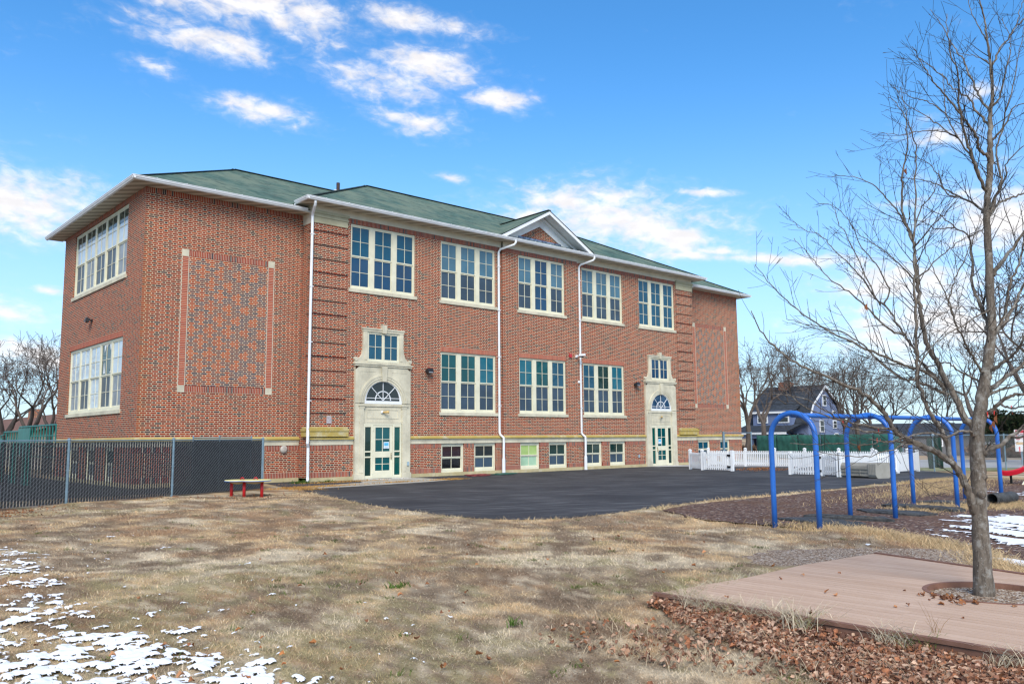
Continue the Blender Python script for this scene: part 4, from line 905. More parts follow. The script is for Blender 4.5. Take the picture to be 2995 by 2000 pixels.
picket_fence([(17.43,-13.75), (16.95,-14.72)], 'narrow white picket panel directly beside the toppled grey bin', side=-1, caps=False)
picket_fence([(16.95,-14.80), (20.8,-14.6), (21.92,-15.08), (24.3,-15.03)], 'white picket run behind the grey bin ending by the hanging tarp', side=-1)

# ---------------------------------------------------------------- play yard things
M_BLUE = varied('blue_powder_coat', (.018,.125,.47), .12, 3, .38, .5, dirt=((.05,.12,.30), .35))
SW = thing('swing_set', 'long blue tubular swing frame of four arches without any swings', 'swing frame', (2.3, -23.6, 0))
AX = [(-2.45, -23.13, -24.06), (.62, -23.16, -24.14), (4.08, -23.1, -24.12), (7.22, -23.18, -24.08)]
for x, ya, yb in AX:
    r_ = (ya-yb)/2; yc = (ya+yb)/2; zt = 2.19-r_
    pts = [(x, ya, -.1), (x, ya, .7), (x, ya, 1.3)]+[(x, yc+r_*math.cos(t), zt+r_*math.sin(t)) for t in np.linspace(0, math.pi, 17)]+[(x, yb, 1.3), (x, yb, .7), (x, yb, -.1)]
    m_ = MB(); m_.tube(pts, .052, 14); m_.build('arch', M_BLUE, SW, smooth=True)
bm_ = MB(); bm_.tube([(-2.45, -23.6, 2.15), (.62, -23.65, 2.15), (4.08, -23.61, 2.15), (7.22, -23.63, 2.15)], .046, 14); bb_ = bm_.build('top_beam', M_BLUE, SW, smooth=True)
ck = MB()
for k, x in enumerate((-2.25, .42, .84, 3.9, 4.3, 7.0)): ck.tube([(x-.05, -23.62, 2.15), (x+.05, -23.62, 2.15)], .056, 14)
ck.build('clamp', M_BLUE, SW, smooth=True)
def rubber_nodes(g, P):
    p = g.pos(); n = g.noise(p, 9, 8, .75); c = g.mix(g.ss(n, .3, .75), (.018,.019,.02), (.10,.104,.107)); c = g.mix(g.mul(g.ss(g.noise(p, 3, 5, .7), .56, .7), .5), c, (.12,.09,.06))
    g.lk(c, P.inputs['Base Color']); g.lk(g.bump(n, .5, .02), P.inputs['Normal'])
M_RUB = mat('black_rubber', .75, .3, build=rubber_nodes)
def rubber(poly, label, th=.065, seed=0):
    b = MB(); q = wobble(poly, .035, .22, seed); n = len(q); c = np.mean(np.array(q), 0); v = [(x, y, .012) for x, y in q]+[(x, y, th*.7) for x, y in q]+[(c[0]+(x-c[0])*.86, c[1]+(y-c[1])*.86, th+.012*math.sin(3*i)) for i, (x, y) in enumerate(q)]
    f = [(i, (i+1) % n, n+(i+1) % n, n+i) for i in range(n)]+[(n+i, n+(i+1) % n, 2*n+(i+1) % n, 2*n+i) for i in range(n)]+[tuple(range(2*n, 3*n))]
    b.add(v, f); return tag(b.build('rubber_mat', M_RUB, smooth=False), label, 'mat', 'black rubber mats under the swing frame')
rubber([(-1.28,-22.5), (-.62,-22.9), (-1.1,-24.3), (-1.9,-24.45), (-1.75,-23.6)], 'curled black rubber mat nearest the lawn, under the first arch', seed=1)
rubber([(-.48,-22.62), (-.25,-22.85), (.02,-24.3), (-.28,-24.5), (-.5,-23.4)], 'narrow black rubber mat lying behind the first wide mat', .09, 2)
rubber([(1.88,-22.7), (2.15,-23.4), (1.95,-24.5), (1.3,-24.35), (1.35,-23.2)], 'wide black rubber mat under the second bay of the swing frame', seed=3)
rubber([(3.25,-22.65), (3.5,-22.8), (3.2,-24.65), (2.85,-24.5), (2.9,-23.4)], 'long thin black rubber mat in front of the third arch', .10, 4)
rubber([(5.0,-22.8), (5.7,-23.0), (5.8,-23.95), (5.2,-24.0)], 'farthest black rubber mat, half hidden by the tree trunk', seed=5)
m_ = MB(); pts = smoothpath([(5.48,-24.42,.15), (5.9,-24.5,.15), (6.4,-24.5,.14), (6.86,-24.45,.14)], 5); m_.tube(pts, [.15+.006*math.sin(i*1.1) for i in range(len(pts))], 16, False)
tb_ = MB(); tb_.V = list(m_.V); tb_.F = list(m_.F); tb_.M = list(m_.M); o = tb_.build('rubber_tube', M_RUB, smooth=True); md = o.modifiers.new('thick', 'SOLIDIFY'); md.thickness = .02; tag(o, 'hollow black rubber tube lying on the mulch by the last arch', 'tube')
# toppled storage bin
def bin_nodes(g, P):
    p = g.pos(); n = g.noise(p, 3, 6, .65); c = g.mix(g.ss(n, .3, .7), (.25,.24,.21), (.34,.325,.285)); g.lk(c, P.inputs['Base Color'])
M_BIN = mat('grey_resin', .55, .35, build=bin_nodes)
BN = thing('storage_bin', 'grey plastic storage bin lying on its side on the asphalt', 'storage bin', (16.9, -15.8, 0))
b0 = Vector((16.92, -14.83, 0)); dB = (Vector((16.42, -16.62, 0))-b0); LB_ = dB.length; dB /= LB_; nB = Vector((-dB.y, dB.x, 0))
if nB.x < 0: nB = -nB
bp = lambda s, n, z: b0+dB*s+nB*n+Vector((0, 0, z))
m_ = MB(); prof = [(.0, .10), (.06, .04), (.35, .02), (.72, .02), (.76, .1), (.76, .55), (.70, .62), (.06, .62), (-.02, .50), (-.03, .40), (0, .38)]
m_.extrude([bp(.03, n, z) for n, z in prof], dB*(LB_-.45))
m_.build('bin_body', M_BIN, BN)
m_ = MB()
for z0, z1 in ((.09, .11), (.24, .26), (.36, .41)): m_.extrude([bp(.03, -.035, z0), bp(.03, -.035, z1), bp(.03, .01, z1), bp(.03, .01, z0)], dB*(LB_-.45))
for k in range(2): m_.extrude([bp(.25+k*.75, -.025, .09), bp(.25+k*.75+.03, -.025, .09), bp(.25+k*.75+.03, -.025, .36), bp(.25+k*.75, -.025, .36)], nB*.03)
m_.build('bin_rib', M_BIN, BN)
m_ = MB(); prof2 = [(.10, -.0), (.22, -.02), (.70, .0), (.80, .08), (.80, .60), (.74, .64), (0, .64), (-.05, .58), (-.05, .14), (0, .04)]
m_.extrude([bp(LB_-.42, n, z) for n, z in prof2], dB*.40)
for k in range(5): m_.extrude([bp(LB_-.38+k*.075, -.062, .16), bp(LB_-.345+k*.075, -.062, .16), bp(LB_-.345+k*.075, -.062, .60), bp(LB_-.38+k*.075, -.062, .60)], nB*.03)
m_.build('bin_lid', varied('grey_resin_lid', (.31,.30,.265), .1, 3, .55), BN)
# activity table by the fence
TBL = thing('activity_table', 'yellow topped water play table with blue rim on red legs', 'play table', (-5.6, -6.3, 0))
tx = Vector((.742, -.670, 0)); ty = Vector((.67, .742, 0)); tc = Vector((-5.6, -6.3, 0))
def lobes(r1, r2, z, n=60):
    out = []
    for k in range(n):
        t = 2*math.pi*k/n; best = 0
        for cx_, rr_ in ((-.30, r1), (.27, r2)):
            bq = cx_*math.cos(t); disc = rr_**2-(cx_*math.sin(t))**2
            if disc > 0: best = max(best, bq+math.sqrt(disc))
        out.append(tc+tx*(best*math.cos(t))+ty*(best*math.sin(t))+Vector((0, 0, z)))
    return out
m_ = MB(); a = lobes(.405, .485, .49); b = lobes(.39, .47, .515); n = len(a); m_.add(a+b, [(i, (i+1) % n, n+(i+1) % n, n+i) for i in range(n)]+[tuple(range(n, 2*n))]); m_.build('table_top', varied('table_yellow', (.70,.64,.27), .06, 3, .4), TBL)
m_ = MB(); P_ = lobes(.40, .48, .482); m_.tube(P_+[P_[0]], .013, 8, False); m_.build('table_rim', varied('rim_blue', (.01,.13,.48), .06), TBL)
m_ = MB()
for c_, r_ in ((-.28, .30), (.25, .36)):
    m_.lathe(tuple(tc+tx*c_+Vector((0, 0, .38))), ((.06, 0), (r_*.6, .025), (r_*.9, .07), (r_, .10)), 24)
m_.build('basin', varied('basin_tan', (.55,.46,.22), .1), TBL, smooth=True)
M_RED = varied('red_plastic', (.52,.012,.018), .08, 3, .35, .5)
for s_, q in ((-.52, .1), (-.05, -.1), (.50, -.05)):
    m_ = MB(); p = tc+tx*s_+ty*q; m_.tube([p+Vector((0, 0, -.05)), p+Vector((0, 0, .47))], .05, 12); m_.build('leg', M_RED, TBL, smooth=True)
for s_ in (-.15, .28):
    p = tc+tx*s_; m_ = MB(); m_.tube([p+tx*(.055*math.cos(t))+Vector((0, 0, .50+.09*math.sin(t))) for t in np.linspace(0, math.pi, 9)], .016, 8); m_.build('handle', M_RED, TBL, smooth=True)
# hoses
def hose(c, col, label, seed, r0=.55):
    rs = np.random.RandomState(seed); pts = []
    for k in range(150):
        t = k*.30; rr_ = r0*(.55+.45*math.sin(k*.13+seed)+.12*rs.rand()); pts.append((c[0]+1.25*rr_*math.cos(t)*1.0, c[1]+.75*rr_*math.sin(t), .02+.0004*k+.02*rs.rand()))
    m_ = MB(); m_.tube(pts, .014, 6); o = m_.build('garden_hose', varied('hose_%d' % seed, col, .25, 5, .5), smooth=True); return tag(o, label, 'hose', 'hoses lying by the wall')
hose((7.95, -1.55), (.22,.045,.045), 'coiled red garden hose on the asphalt by the wall', 3); hose((9.7, -1.5), (.035,.11,.08), 'coiled green garden hose lying by the downspout foot', 4)
# slide
SL = thing('slide', 'red plastic slide with black leg at the frame edge', 'slide', (15.6, -21.7, 0))
pa = [(15.50,-21.45,.36), (15.54,-21.62,.33), (15.6,-21.86,.37), (15.7,-22.15,.50), (15.95,-22.8,.95), (16.3,-23.6,1.5)]
pp = smoothpath(pa, 5); m_ = MB(); v = []; f = []; prof = [(-.25, .10), (-.25, .13), (-.22, .13), (-.20, .03), (0, 0), (.20, .03), (.22, .13), (.25, .13), (.25, .10), (.22, -.03), (0, -.05), (-.22, -.03)]; nn_ = len(prof)
for p in pp:
    for u_, w_ in prof: v.append((p[0]+.93*u_, p[1]+.36*u_, p[2]+w_))
for i in range(len(pp)-1):
    for j in range(nn_): f.append((i*nn_+j, (i+1)*nn_+j, (i+1)*nn_+(j+1) % nn_, i*nn_+(j+1) % nn_))
f += [tuple(range(nn_)), tuple(range((len(pp)-1)*nn_, len(pp)*nn_))]
m_.add(v, f); m_.build('chute', varied('slide_red', (.58,.012,.03), .06, 3, .35, .5), SL, smooth=False)
m_ = MB(); m_.tube([(15.58, -21.74, -.05), (15.58, -21.74, .32)], .04, 10); m_.build('leg', mat('black_iron', .5, .4, .5, (.015,.015,.015)), SL)
m_ = MB(); m_.tube([(15.2, -22.2, 0), (15.75, -22.65, .95)], .035, 10); m_.build('leg', M_CREAM, SL)

# ---------------------------------------------------------------- far buildings and street things
def house_nodes(c):
    def b(g, P):
        x, y, z = g.sep(g.pos()); s = g.fr(g.mul(z, 1/.16)); n = g.noise(g.pos(), 1, 5, .6); o = g.mix(n, tuple(v*.85 for v in c), tuple(v*1.15 for v in c)); g.lk(o, P.inputs['Base Color']); g.lk(g.bump(s, .6, .02), P.inputs['Normal'])
    return b
M_BSID = mat('blue_siding', .7, .3, build=house_nodes((.17,.22,.365)))
M_ROOFD = varied('dark_shingle', (.042,.050,.062), .3, 3, .9, .15)
BH = thing('blue_house', 'blue sided house with dark gambrel roof, brick chimney and white trim', 'house', (68, 15, 0))
def pl(mb, pts, d, m=0): mb.extrude(pts, d, m)
m_ = MB(); ya, yb = 12.2, 18.9; xr = 68.0
# gable end profile (gambrel flared at the foot)
prof = [(64.4, 0), (64.4, 3.0), (64.75, 3.8), (65.4, 5.0), (xr, 7.0), (70.6, 5.0), (71.6, 3.2), (72.3, 2.2), (72.3, 0)]
m_.extrude([(x, ya, z) for x, z in prof], (0, yb-ya, 0)); m_.build('wall', M_BSID, BH)
m_ = MB(); edge = [(63.9, 3.0), (64.55, 3.95), (65.2, 5.05), (xr, 7.12), (70.8, 5.1), (71.8, 3.25), (72.6, 2.15)]
for a, b in zip(edge, edge[1:]):
    m_.extrude([(a[0], ya-.25, a[1]), (b[0], ya-.25, b[1]), (b[0], ya-.25, b[1]+.14), (a[0], ya-.25, a[1]+.14)], (0, yb-ya+.5, 0))
m_.quad((63.95, ya+.4, 3.05), (63.95, yb+.3, 3.05), (60.4, yb+.3, 2.15), (60.4, ya+.4, 2.15)); m_.quad((60.4, ya+.4, 2.05), (60.4, yb+.3, 2.05), (63.95, yb+.3, 2.9), (63.95, ya+.4, 2.9))
m_.extrude([(64.9, ya+1.0, 5.0), (63.2, ya+1.0, 4.25), (63.2, ya+1.0, 4.37), (64.9, ya+1.0, 5.14)], (0, 5.2, 0))
rfB = m_.build('roof', M_ROOFD, BH)
ch = MB(); ch.box(67.4, 68.6, 16.0, 17.2, 5.5, 7.75); ch.build('chimney', M_BRICK, rfB, uv=True)
m_ = MB(); m_.box(63.4, 64.6, ya+1.3, ya+5.9, 2.9, 4.5); m_.build('dormer', M_BSID, BH)
m_ = MB()
for a, b in zip(edge, edge[1:]): m_.bar((a[0], ya-.27, a[1]-.02), (b[0], ya-.27, b[1]-.02), .06, .22)
m_.box(60.3, 60.45, ya+.3, yb+.4, 1.95, 2.17); m_.box(63.12, 63.2, ya+.9, ya+6.3, 4.18, 4.38); m_.build('trim', M_WHITE, BH)
def hwin(x, y, z, w, h, T='y'):
    m_ = MB(); g_ = MB()
    if T == 'y': m_.box(x-w/2-.1, x+w/2+.1, y-.09, y+.05, z-h/2-.1, z+h/2+.1); g_.box(x-w/2, x+w/2, y-.11, y-.08, z-h/2, z-.03); g_.box(x-w/2, x+w/2, y-.11, y-.08, z+.03, z+h/2)
    else: m_.box(x-.09, x+.05, y-w/2-.12, y+w/2+.12, z-h/2-.12, z+h/2+.12); g_.box(x-.11, x-.08, y-w/2, y+w/2, z-h/2, z-.03); g_.box(x-.11, x-.08, y-w/2, y+w/2, z+.03, z+h/2)
    w_ = m_.build('window', M_WHITE, BH); g_.build('pane', G['smoke'], w_)
for q in ((68.0, ya, 5.55, .55, 1.0), (70.0, ya, 4.1, .5, .6), (67.2, ya, 2.8, .7, 1.1), (70.1, ya, 3.0, .6, .7), (70.3, ya, 1.7, .6, .5)): hwin(*q)
for y in (ya+2.2, ya+4.7): hwin(63.4, y, 3.75, 1.0, .95, 'x')
pc = MB()
for k, y in enumerate(np.linspace(ya+.7, yb, 4)):
    pc.box(60.6, 61.0, y-.3, y+.3, 0, 1.95)
pc.box(60.6, 61.0, ya+.4, yb+.3, 1.55, 2.0); pc.build('porch_arches', M_BSID, BH)
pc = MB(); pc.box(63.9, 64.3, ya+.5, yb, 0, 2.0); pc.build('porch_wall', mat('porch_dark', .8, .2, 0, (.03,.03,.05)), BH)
# low brown roofed house to the left
LH = thing('brown_roof_house', 'low house with long brown roof and brick chimney beyond the ramp', 'house', (0, 50, 0))
m_ = MB(); m_.box(-3.5, 4.5, 30, 75, 0, 2.6); m_.build('wall', varied('tan_siding', (.42,.36,.28), .1), LH)
m_ = MB(); m_.extrude([(-4.2, 29.5, 2.45), (.5, 29.5, 4.05), (5.2, 29.5, 2.45), (.5, 29.5, 3.85)], (0, 46, 0)); rl_ = m_.build('roof', varied('brown_shingle', (.17,.095,.07), .2, 2, .9, .15), LH)
m_ = MB(); m_.box(-.4, .4, 47.4, 48.3, 3.2, 4.6); m_.build('chimney', M_BRICK, rl_, uv=True)
# ramp railing, teal
RP = thing('ramp_railing', 'teal green steel railing of a ramp behind the slatted fence', 'railing', (-9, 8, 0)); M_TEAL = varied('teal_paint', (.015,.16,.14), .15, 4, .45)
m_ = MB()
seg = [((-9,14.5,.9), (-9,11.8,1.05)), ((-9,11.8,1.05), (-9,8.8,1.2)), ((-9,8.8,1.2), (-9,2.9,1.2))]
tops = {0: (1.95, 2.12), 1: (2.24, 2.24), 2: (2.42, 2.42)}
for k, ((ax, ay, a0), (bx_, by, b0_)) in enumerate(seg):
    t0, t1 = tops[k]
    for q in range(4):
        m_.tube([(ax, ay, a0+(t0-a0)*q/3), (bx_, by, b0_+(t1-b0_)*q/3)], .035 if q == 3 else .022, 6)
    n = int(abs(by-ay)/.45)
    for i in range(n+1): y = ay+(by-ay)*i/n; m_.tube([(ax, y, 0), (ax, y, t0+(t1-t0)*i/n)], .026, 6)
m_.build('rails', M_TEAL, RP)
for q in ((11.9, 14.5, .6, 1.95), (6.7, 8.8, 1.25, 2.36)): m_ = MB(); m_.box(-9.06, -9.03, *q); m_.build('infill_panel', M_TEAL, RP)
# buildings over the street
def lowhouse(name, label, x, y, rot, L, D, zw, zr, mw, mr, wins=()):
    t = thing(name, label, 'building', (x, y, 0)); t.rotation_euler = (0, 0, rot); par = t
    def loc(o): o.location = (0, 0, 0)
    m_ = MB(); m_.box(-L/2, L/2, -D/2, D/2, 0, zw); loc(m_.build('wall', mw, par))
    m_ = MB(); m_.extrude([(-L/2-.4, -D/2-.4, zw-.05), (-L/2-.4, 0, zr), (-L/2-.4, D/2+.4, zw-.05), (-L/2-.4, 0, zr-.2)], (L+.8, 0, 0)); loc(m_.build('roof', mr, par))
    for (a, z, w, h) in wins:
        m_ = MB(); m_.box(a-w/2-.1, a+w/2+.1, -D/2-.08, -D/2+.02, z-h/2-.1, z+h/2+.1); w_ = m_.build('window', M_WHITE, par); loc(w_); m_ = MB(); m_.box(a-w/2, a+w/2, -D/2-.1, -D/2-.07, z-h/2, z+h/2); loc(m_.build('pane', G['smoke'], w_))
    return t
ra = math.atan2(-.9, .44)
lowhouse('grey_house', 'low dark roofed house across the street behind the swing frame', 62, -5.5, ra, 13, 7, 1.75, 2.75, varied('dark_siding', (.10,.10,.11), .15), M_ROOFD, ((-4, 1.3, .6, .9), (2, 1.3, .6, .9)))
lowhouse('dark_roof_house', 'small dark roofed house farther along beyond the grey one', 66, 3.5, ra, 9, 7, 1.9, 2.9, varied('grey_siding', (.20,.20,.20), .15), varied('charcoal_shingle', (.05,.052,.058), .25, 3, .9), ((2.5, 1.4, .5, .8),))
lowhouse('white_garage', 'small white building across the street right of the trunk', 57.0, -10.6, ra, 6.5, 6, 1.75, 2.1, varied('white_siding', (.62,.61,.57), .08), varied('pale_roof', (.30,.30,.31), .1), ())
# sign
sg = thing('street_sign', 'white board with red letters standing beside the street', 'sign', (37.2, -15.9, 0)); sd = Vector((.33, -.94, 0))
s0 = Vector((36.6, -15.55, 0)); m_ = MB(); c = s0+sd*1.2+Vector((0, 0, 1.38)); nS = Vector((-.94, -.33, 0)); m_.obox(c, sd*1.2, nS*.04, (0, 0, .62)); m_.build('sign_board', varied('sign_white', (.75,.74,.72), .05), sg)
m_ = MB(); m_.obox(s0+sd*1.2+nS*.045+Vector((0, 0, 1.22)), sd*1.14, nS*.006, (0, 0, .07)); m_.build('sign_stripe', varied('sign_tan', (.62,.42,.22), .08), sg)
m_ = MB(); m_.obox(s0+sd*1.2+nS*.045+Vector((0, 0, 1.90)), sd*1.14, nS*.006, (0, 0, .08)); m_.build('sign_band', varied('sign_red', (.50,.04,.06), .08), sg)
for k in (.3, 2.1):
    m_ = MB(); p = s0+sd*k-nS*.05; m_.tube([p, p+Vector((0, 0, 2.0))], .05, 8); m_.build('post', M_GALV, sg)
fc = bpy.data.curves.new('lettering', 'FONT'); fc.body = 'STO'; fc.size = .50; fc.extrude = .006; fo = bpy.data.objects.new('lettering_curve', fc); COL.objects.link(fo)
me_ = bpy.data.meshes.new_from_object(fo.evaluated_get(bpy.context.evaluated_depsgraph_get())); bpy.data.objects.remove(fo)
X_ = sd; Y_ = Vector((0, 0, 1)); Z_ = X_.cross(Y_); o_ = s0+sd*.06+nS*.055+Vector((0, 0, 1.42))
for v in me_.vertices: v.co = o_+X_*v.co.x+Y_*v.co.y+Z_*v.co.z
fo = bpy.data.objects.new('lettering', me_); COL.objects.link(fo); fo.parent = sg; fo.location = -Vector(origin(sg)); me_.materials.clear(); me_.materials.append(varied('sign_red', (.50,.04,.06), .08))
# overhead wires across the street
for k, (z0, z1) in enumerate(((7.1, 6.7), (6.3, 5.9), (5.2, 4.9))):
    m_ = MB(); P_ = [(43+8*t+k*.4, 22-64*t, z0+(z1-z0)*t-.9*math.sin(math.pi*t)) for t in np.linspace(0, 1, 20)]; m_.tube(P_, .016, 4)
    tag(m_.build('overhead_wire', mat('wire_black', .6, .3, 0, (.02,.02,.02))), ('topmost', 'middle', 'lowest')[k]+' of three thin black wires strung over the street', 'wire', 'wires strung over the street')
LIMBS = [
 [-1,0,-13,1356,9,-8,501,1099,14,-12,1016,953,27,-24,1358,934,31,-28,1631,916,68,-61,1909,843,108,-97,2186,770,171,-154,2538,660,221,-199,2893,586,222,-200,3106,550,230,-208,3411,531,241,-218,3897,458,252,-228,4201,440,291,-263,4537,421,310,-280,4782,385,324,-293,5029,330,341,-308,5282,275,375,-339,5536,220,376,-340,5856,183,367,-332,6110,147,353,-319,6370,110,324,-293,6631,81,285,-258,6919,37],
 [-26,24,924,513,-108,30,1105,451,-203,60,1296,408,-301,106,1447,376,-439,189,1555,347,-609,298,1638,316,-755,393,1721,290,-854,454,1803,272,-945,499,1966,247,-1091,587,2128,219,-1231,678,2224,197,-1524,876,2372,154,-1741,1023,2491,123,-1944,1155,2662,92,-2080,1235,2867,65,-2146,1266,3020,48],
 [-854,454,1803,147,-1215,551,1842,113,-1554,671,1901,90,-1942,815,2012,67,-2225,905,2189,48,-2406,961,2317,37],
 [-921,475,1782,128,-993,693,1785,102,-1074,871,1866,86,-1167,1080,2052,69,-1282,1288,2168,55,-1490,1616,2213,37],
 [-644,321,1653,110,-679,588,1682,85,-756,812,1647,71,-833,1001,1667,61,-934,1224,1650,50,-1076,1512,1666,37],
 [-609,298,1638,92,-843,377,1648,74,-1173,517,1549,56,-1472,658,1536,43,-1794,813,1585,29],
 [-301,106,1447,293,-364,138,1678,257,-423,176,1842,240,-505,237,2007,224,-556,270,2197,209,-594,295,2334,199,-594,281,2556,184,-598,270,2805,169,-605,261,3081,153,-608,248,3376,136,-608,229,3728,118,-594,199,4082,100,-588,171,4554,78,-578,152,4756,69,-597,161,4933,61,-647,197,5114,52,-662,205,5235,47,-687,220,5418,39,-698,226,5479,37],
 [36,-33,1674,476,46,19,1856,423,14,69,1912,407,1,130,2123,371,-38,210,2326,340,-63,270,2515,315,-91,320,2631,300,-114,369,2792,281,-103,399,3029,256,-86,420,3268,233,-64,431,3470,215,-44,446,3706,194,-32,470,3949,173,-68,541,4220,150,-25,549,4575,122,12,543,4789,106,96,502,5072,85,119,514,5341,67,111,541,5501,55,49,622,5678,41,14,662,5701,37],
 [-46,189,2172,220,-37,299,2230,193,-60,423,2292,174,-93,545,2358,157,-138,667,2390,143,-194,883,2612,115,-225,1010,2770,100,-299,1196,2933,81,-416,1422,3008,62,-541,1652,3095,44,-596,1752,3134,37],
 [-26,234,2242,220,-212,326,2411,183,-367,426,2466,167,-506,516,2521,153,-805,714,2670,126,-1104,915,2830,101,-1371,1095,3008,79,-1526,1194,3171,66,-1720,1319,3396,48,-1835,1388,3566,37],
 [-40,238,2275,220,5,486,2562,170,32,548,2704,157,37,653,2878,141,42,749,3054,128,35,868,3260,112,9,951,3349,104,52,1242,4114,61,27,1356,4324,50,61,1427,4608,37],
 [37,653,2878,165,-159,753,2951,136,-412,885,3197,105,-621,1004,3382,85,-805,1116,3513,69,-936,1184,3698,56,-1044,1247,3818,46,-1145,1304,3942,37],
 [9,951,3349,128,103,1217,3730,89,90,1453,4022,68,69,1609,4221,56,-8,1814,4336,44,-39,1922,4450,37],
 [35,868,3260,110,78,812,3435,93,-42,900,3742,74,-163,994,3944,62,-281,1083,4270,48,-432,1207,4434,39,-563,1317,4442,33],
 [-72,430,3426,110,-381,452,3583,80,-653,512,3708,62,-1002,604,3859,42,-1153,638,3953,33],
 [-27,470,3989,147,73,604,4233,114,104,760,4477,92,99,946,4728,71,19,1195,4878,51,-69,1411,4899,37],
 [-32,470,3949,110,33,394,4262,73,152,275,4498,52,201,223,4737,37],
 [-608,248,3376,110,-615,77,3492,81,-589,-91,3630,61,-567,-188,3706,51,-518,-340,3793,37],
 [-608,229,3728,110,-737,78,3801,84,-829,-83,3899,65,-866,-182,3943,55,-953,-352,4066,37],
 [68,-62,1573,330,289,-163,1620,256,438,-236,1725,216,593,-319,1823,181,862,-471,1981,127,1153,-637,2188,73],
 [429,-232,1717,147,374,-347,1713,115,341,-504,1769,86,325,-698,1809,55],
 [78,-71,1945,330,57,-119,1965,295,49,-193,1992,261,28,-315,2105,207,38,-424,2151,171,52,-506,2161,146,96,-761,2255,73],
 [39,-280,2064,147,-128,-409,2014,111,-251,-554,2014,84,-386,-730,2038,55],
 [107,-97,2175,330,310,-140,2260,274,487,-195,2350,239,811,-309,2532,184,1282,-488,2861,112,1559,-600,3070,73],
 [121,-109,2127,220,300,-191,2220,163,454,-278,2251,132,643,-391,2296,98,911,-554,2410,55],
 [158,-143,2402,257,121,-214,2432,226,87,-355,2518,185,68,-467,2605,156,25,-554,2729,129,-48,-765,3010,73],
 [204,-184,2789,330,393,-190,2878,280,561,-214,2962,248,906,-248,3235,183,1162,-273,3479,137,1542,-316,3882,73],
 [280,-189,2821,220,390,-243,2944,192,470,-275,3126,171,570,-309,3426,143,679,-373,3604,127,777,-416,3894,106,891,-457,4315,79,948,-452,4728,55],
 [242,-218,3464,293,231,-268,3492,261,215,-390,3643,202,231,-574,3862,137,249,-764,4129,73],
 [260,-235,4131,183,436,-235,4221,160,641,-251,4346,140,871,-297,4427,121,1131,-356,4529,102,1568,-474,4688,73],
 [257,-233,4093,183,376,-291,4349,150,456,-334,4554,134,452,-296,4834,115,529,-340,5066,101,623,-389,5396,84,697,-436,5595,73,799,-489,5998,54,864,-530,6198,45,909,-552,6403,37],
 [252,-228,4093,183,334,-172,4181,162,410,-67,4315,140,455,113,4456,113,482,281,4602,91,485,482,4742,68,441,814,4856,37],
 [455,113,4456,110,358,204,4502,88,273,286,4768,62,179,374,4892,49,10,530,4977,33],
 [196,-177,2789,293,272,-134,2980,240,300,-60,3196,200,319,0,3391,171,405,12,3653,139,471,59,3986,101,412,169,4098,81,363,272,4239,62,269,431,4386,37],
 [471,53,3970,110,832,85,4094,76,1036,87,4161,61,1365,115,4357,37],
 [412,169,4098,92,167,272,4062,62,-3,350,4128,45,-204,454,4154,29],
 [306,-277,4712,220,235,-277,4778,196,116,-238,4846,175,41,-242,4975,155,-56,-217,5081,138,-174,-176,5187,121,-314,-124,5315,102,-463,-67,5449,82,-604,-19,5607,63,-795,44,5838,37],
 [329,-297,5124,183,367,-262,5203,163,396,-139,5412,128,419,-73,5570,110,388,71,5727,86,380,186,5934,64,321,384,6175,37],
 [343,-310,5321,183,391,-267,5383,169,497,-150,5607,140,586,-75,5814,121,695,25,6108,98,746,124,6322,82,797,228,6560,65,848,334,6817,49,866,431,7001,37],
 [275,-248,4401,220,188,-238,4433,204,21,-229,4585,176,-97,-228,4727,157,-270,-229,4963,131,-392,-243,5169,111,-529,-292,5475,83,-626,-294,5635,70,-747,-299,5844,52,-824,-334,6042,37],
 [103,-230,4506,165,138,-176,4701,132,112,-41,5025,97,97,60,5330,71,156,89,5679,48,185,103,5855,37],
 [112,-41,5025,117,245,186,5264,83,300,384,5482,62,321,578,5675,45,385,730,5957,29],
 [137,-6,5069,92,-256,46,5046,68,-549,113,4988,55,-829,181,4897,44,-1202,277,4862,29],
 [97,60,5330,92,-37,176,5470,63,-152,277,5511,50,-266,377,5572,38,-344,445,5657,29],
 [380,-344,5840,147,626,-382,6114,104,835,-446,6340,79,925,-473,6452,69,1047,-522,6558,57,1293,-629,6759,37],
 [357,-323,5373,147,601,-339,5535,121,882,-321,5884,93,1145,-322,6235,70,1290,-295,6494,55,1410,-196,6841,37],
 [925,-473,6452,73,1124,-479,6717,51,1299,-500,6987,37],
 [326,-294,4966,165,319,-417,5071,118,312,-541,5265,78,352,-638,5307,60,411,-776,5368,37],
 [262,-237,4170,147,94,-473,4464,89,25,-519,4587,75,15,-684,4728,53,35,-841,4799,37],
 [27,-17,1692,183,-146,-29,1775,157,-355,11,1772,138,-567,53,1718,120,-733,86,1760,106,-1088,174,1748,80,-1428,259,1681,56,-1708,330,1716,37],
 [135,-122,2292,183,134,-80,2257,163,131,-22,2345,141,71,110,2425,113,42,185,2515,96,4,252,2529,85,-98,417,2483,61,-211,595,2432,37],
 [151,-137,2383,165,55,-117,2409,152,-116,-99,2569,131,-322,-69,2793,110,-461,-54,2974,95,-543,-61,3119,85,-574,-127,3293,73,-582,-224,3479,60,-586,-323,3664,48,-598,-403,3838,37],
 [-461,-54,2974,110,-444,-7,3173,82,-474,84,3438,59,-493,149,3668,42,-475,160,3821,33],
 [367,-332,6110,92,442,-253,6319,68,486,-148,6584,48,560,-102,6840,33],
 [376,-340,5856,81,388,-215,6010,52,349,-88,6072,36,326,-25,6100,29],
 [233,-210,3106,110,-102,-176,2986,92,-493,-103,2833,77,-857,-30,2672,63,-1130,6,2486,53,-1499,6,2139,37],
]
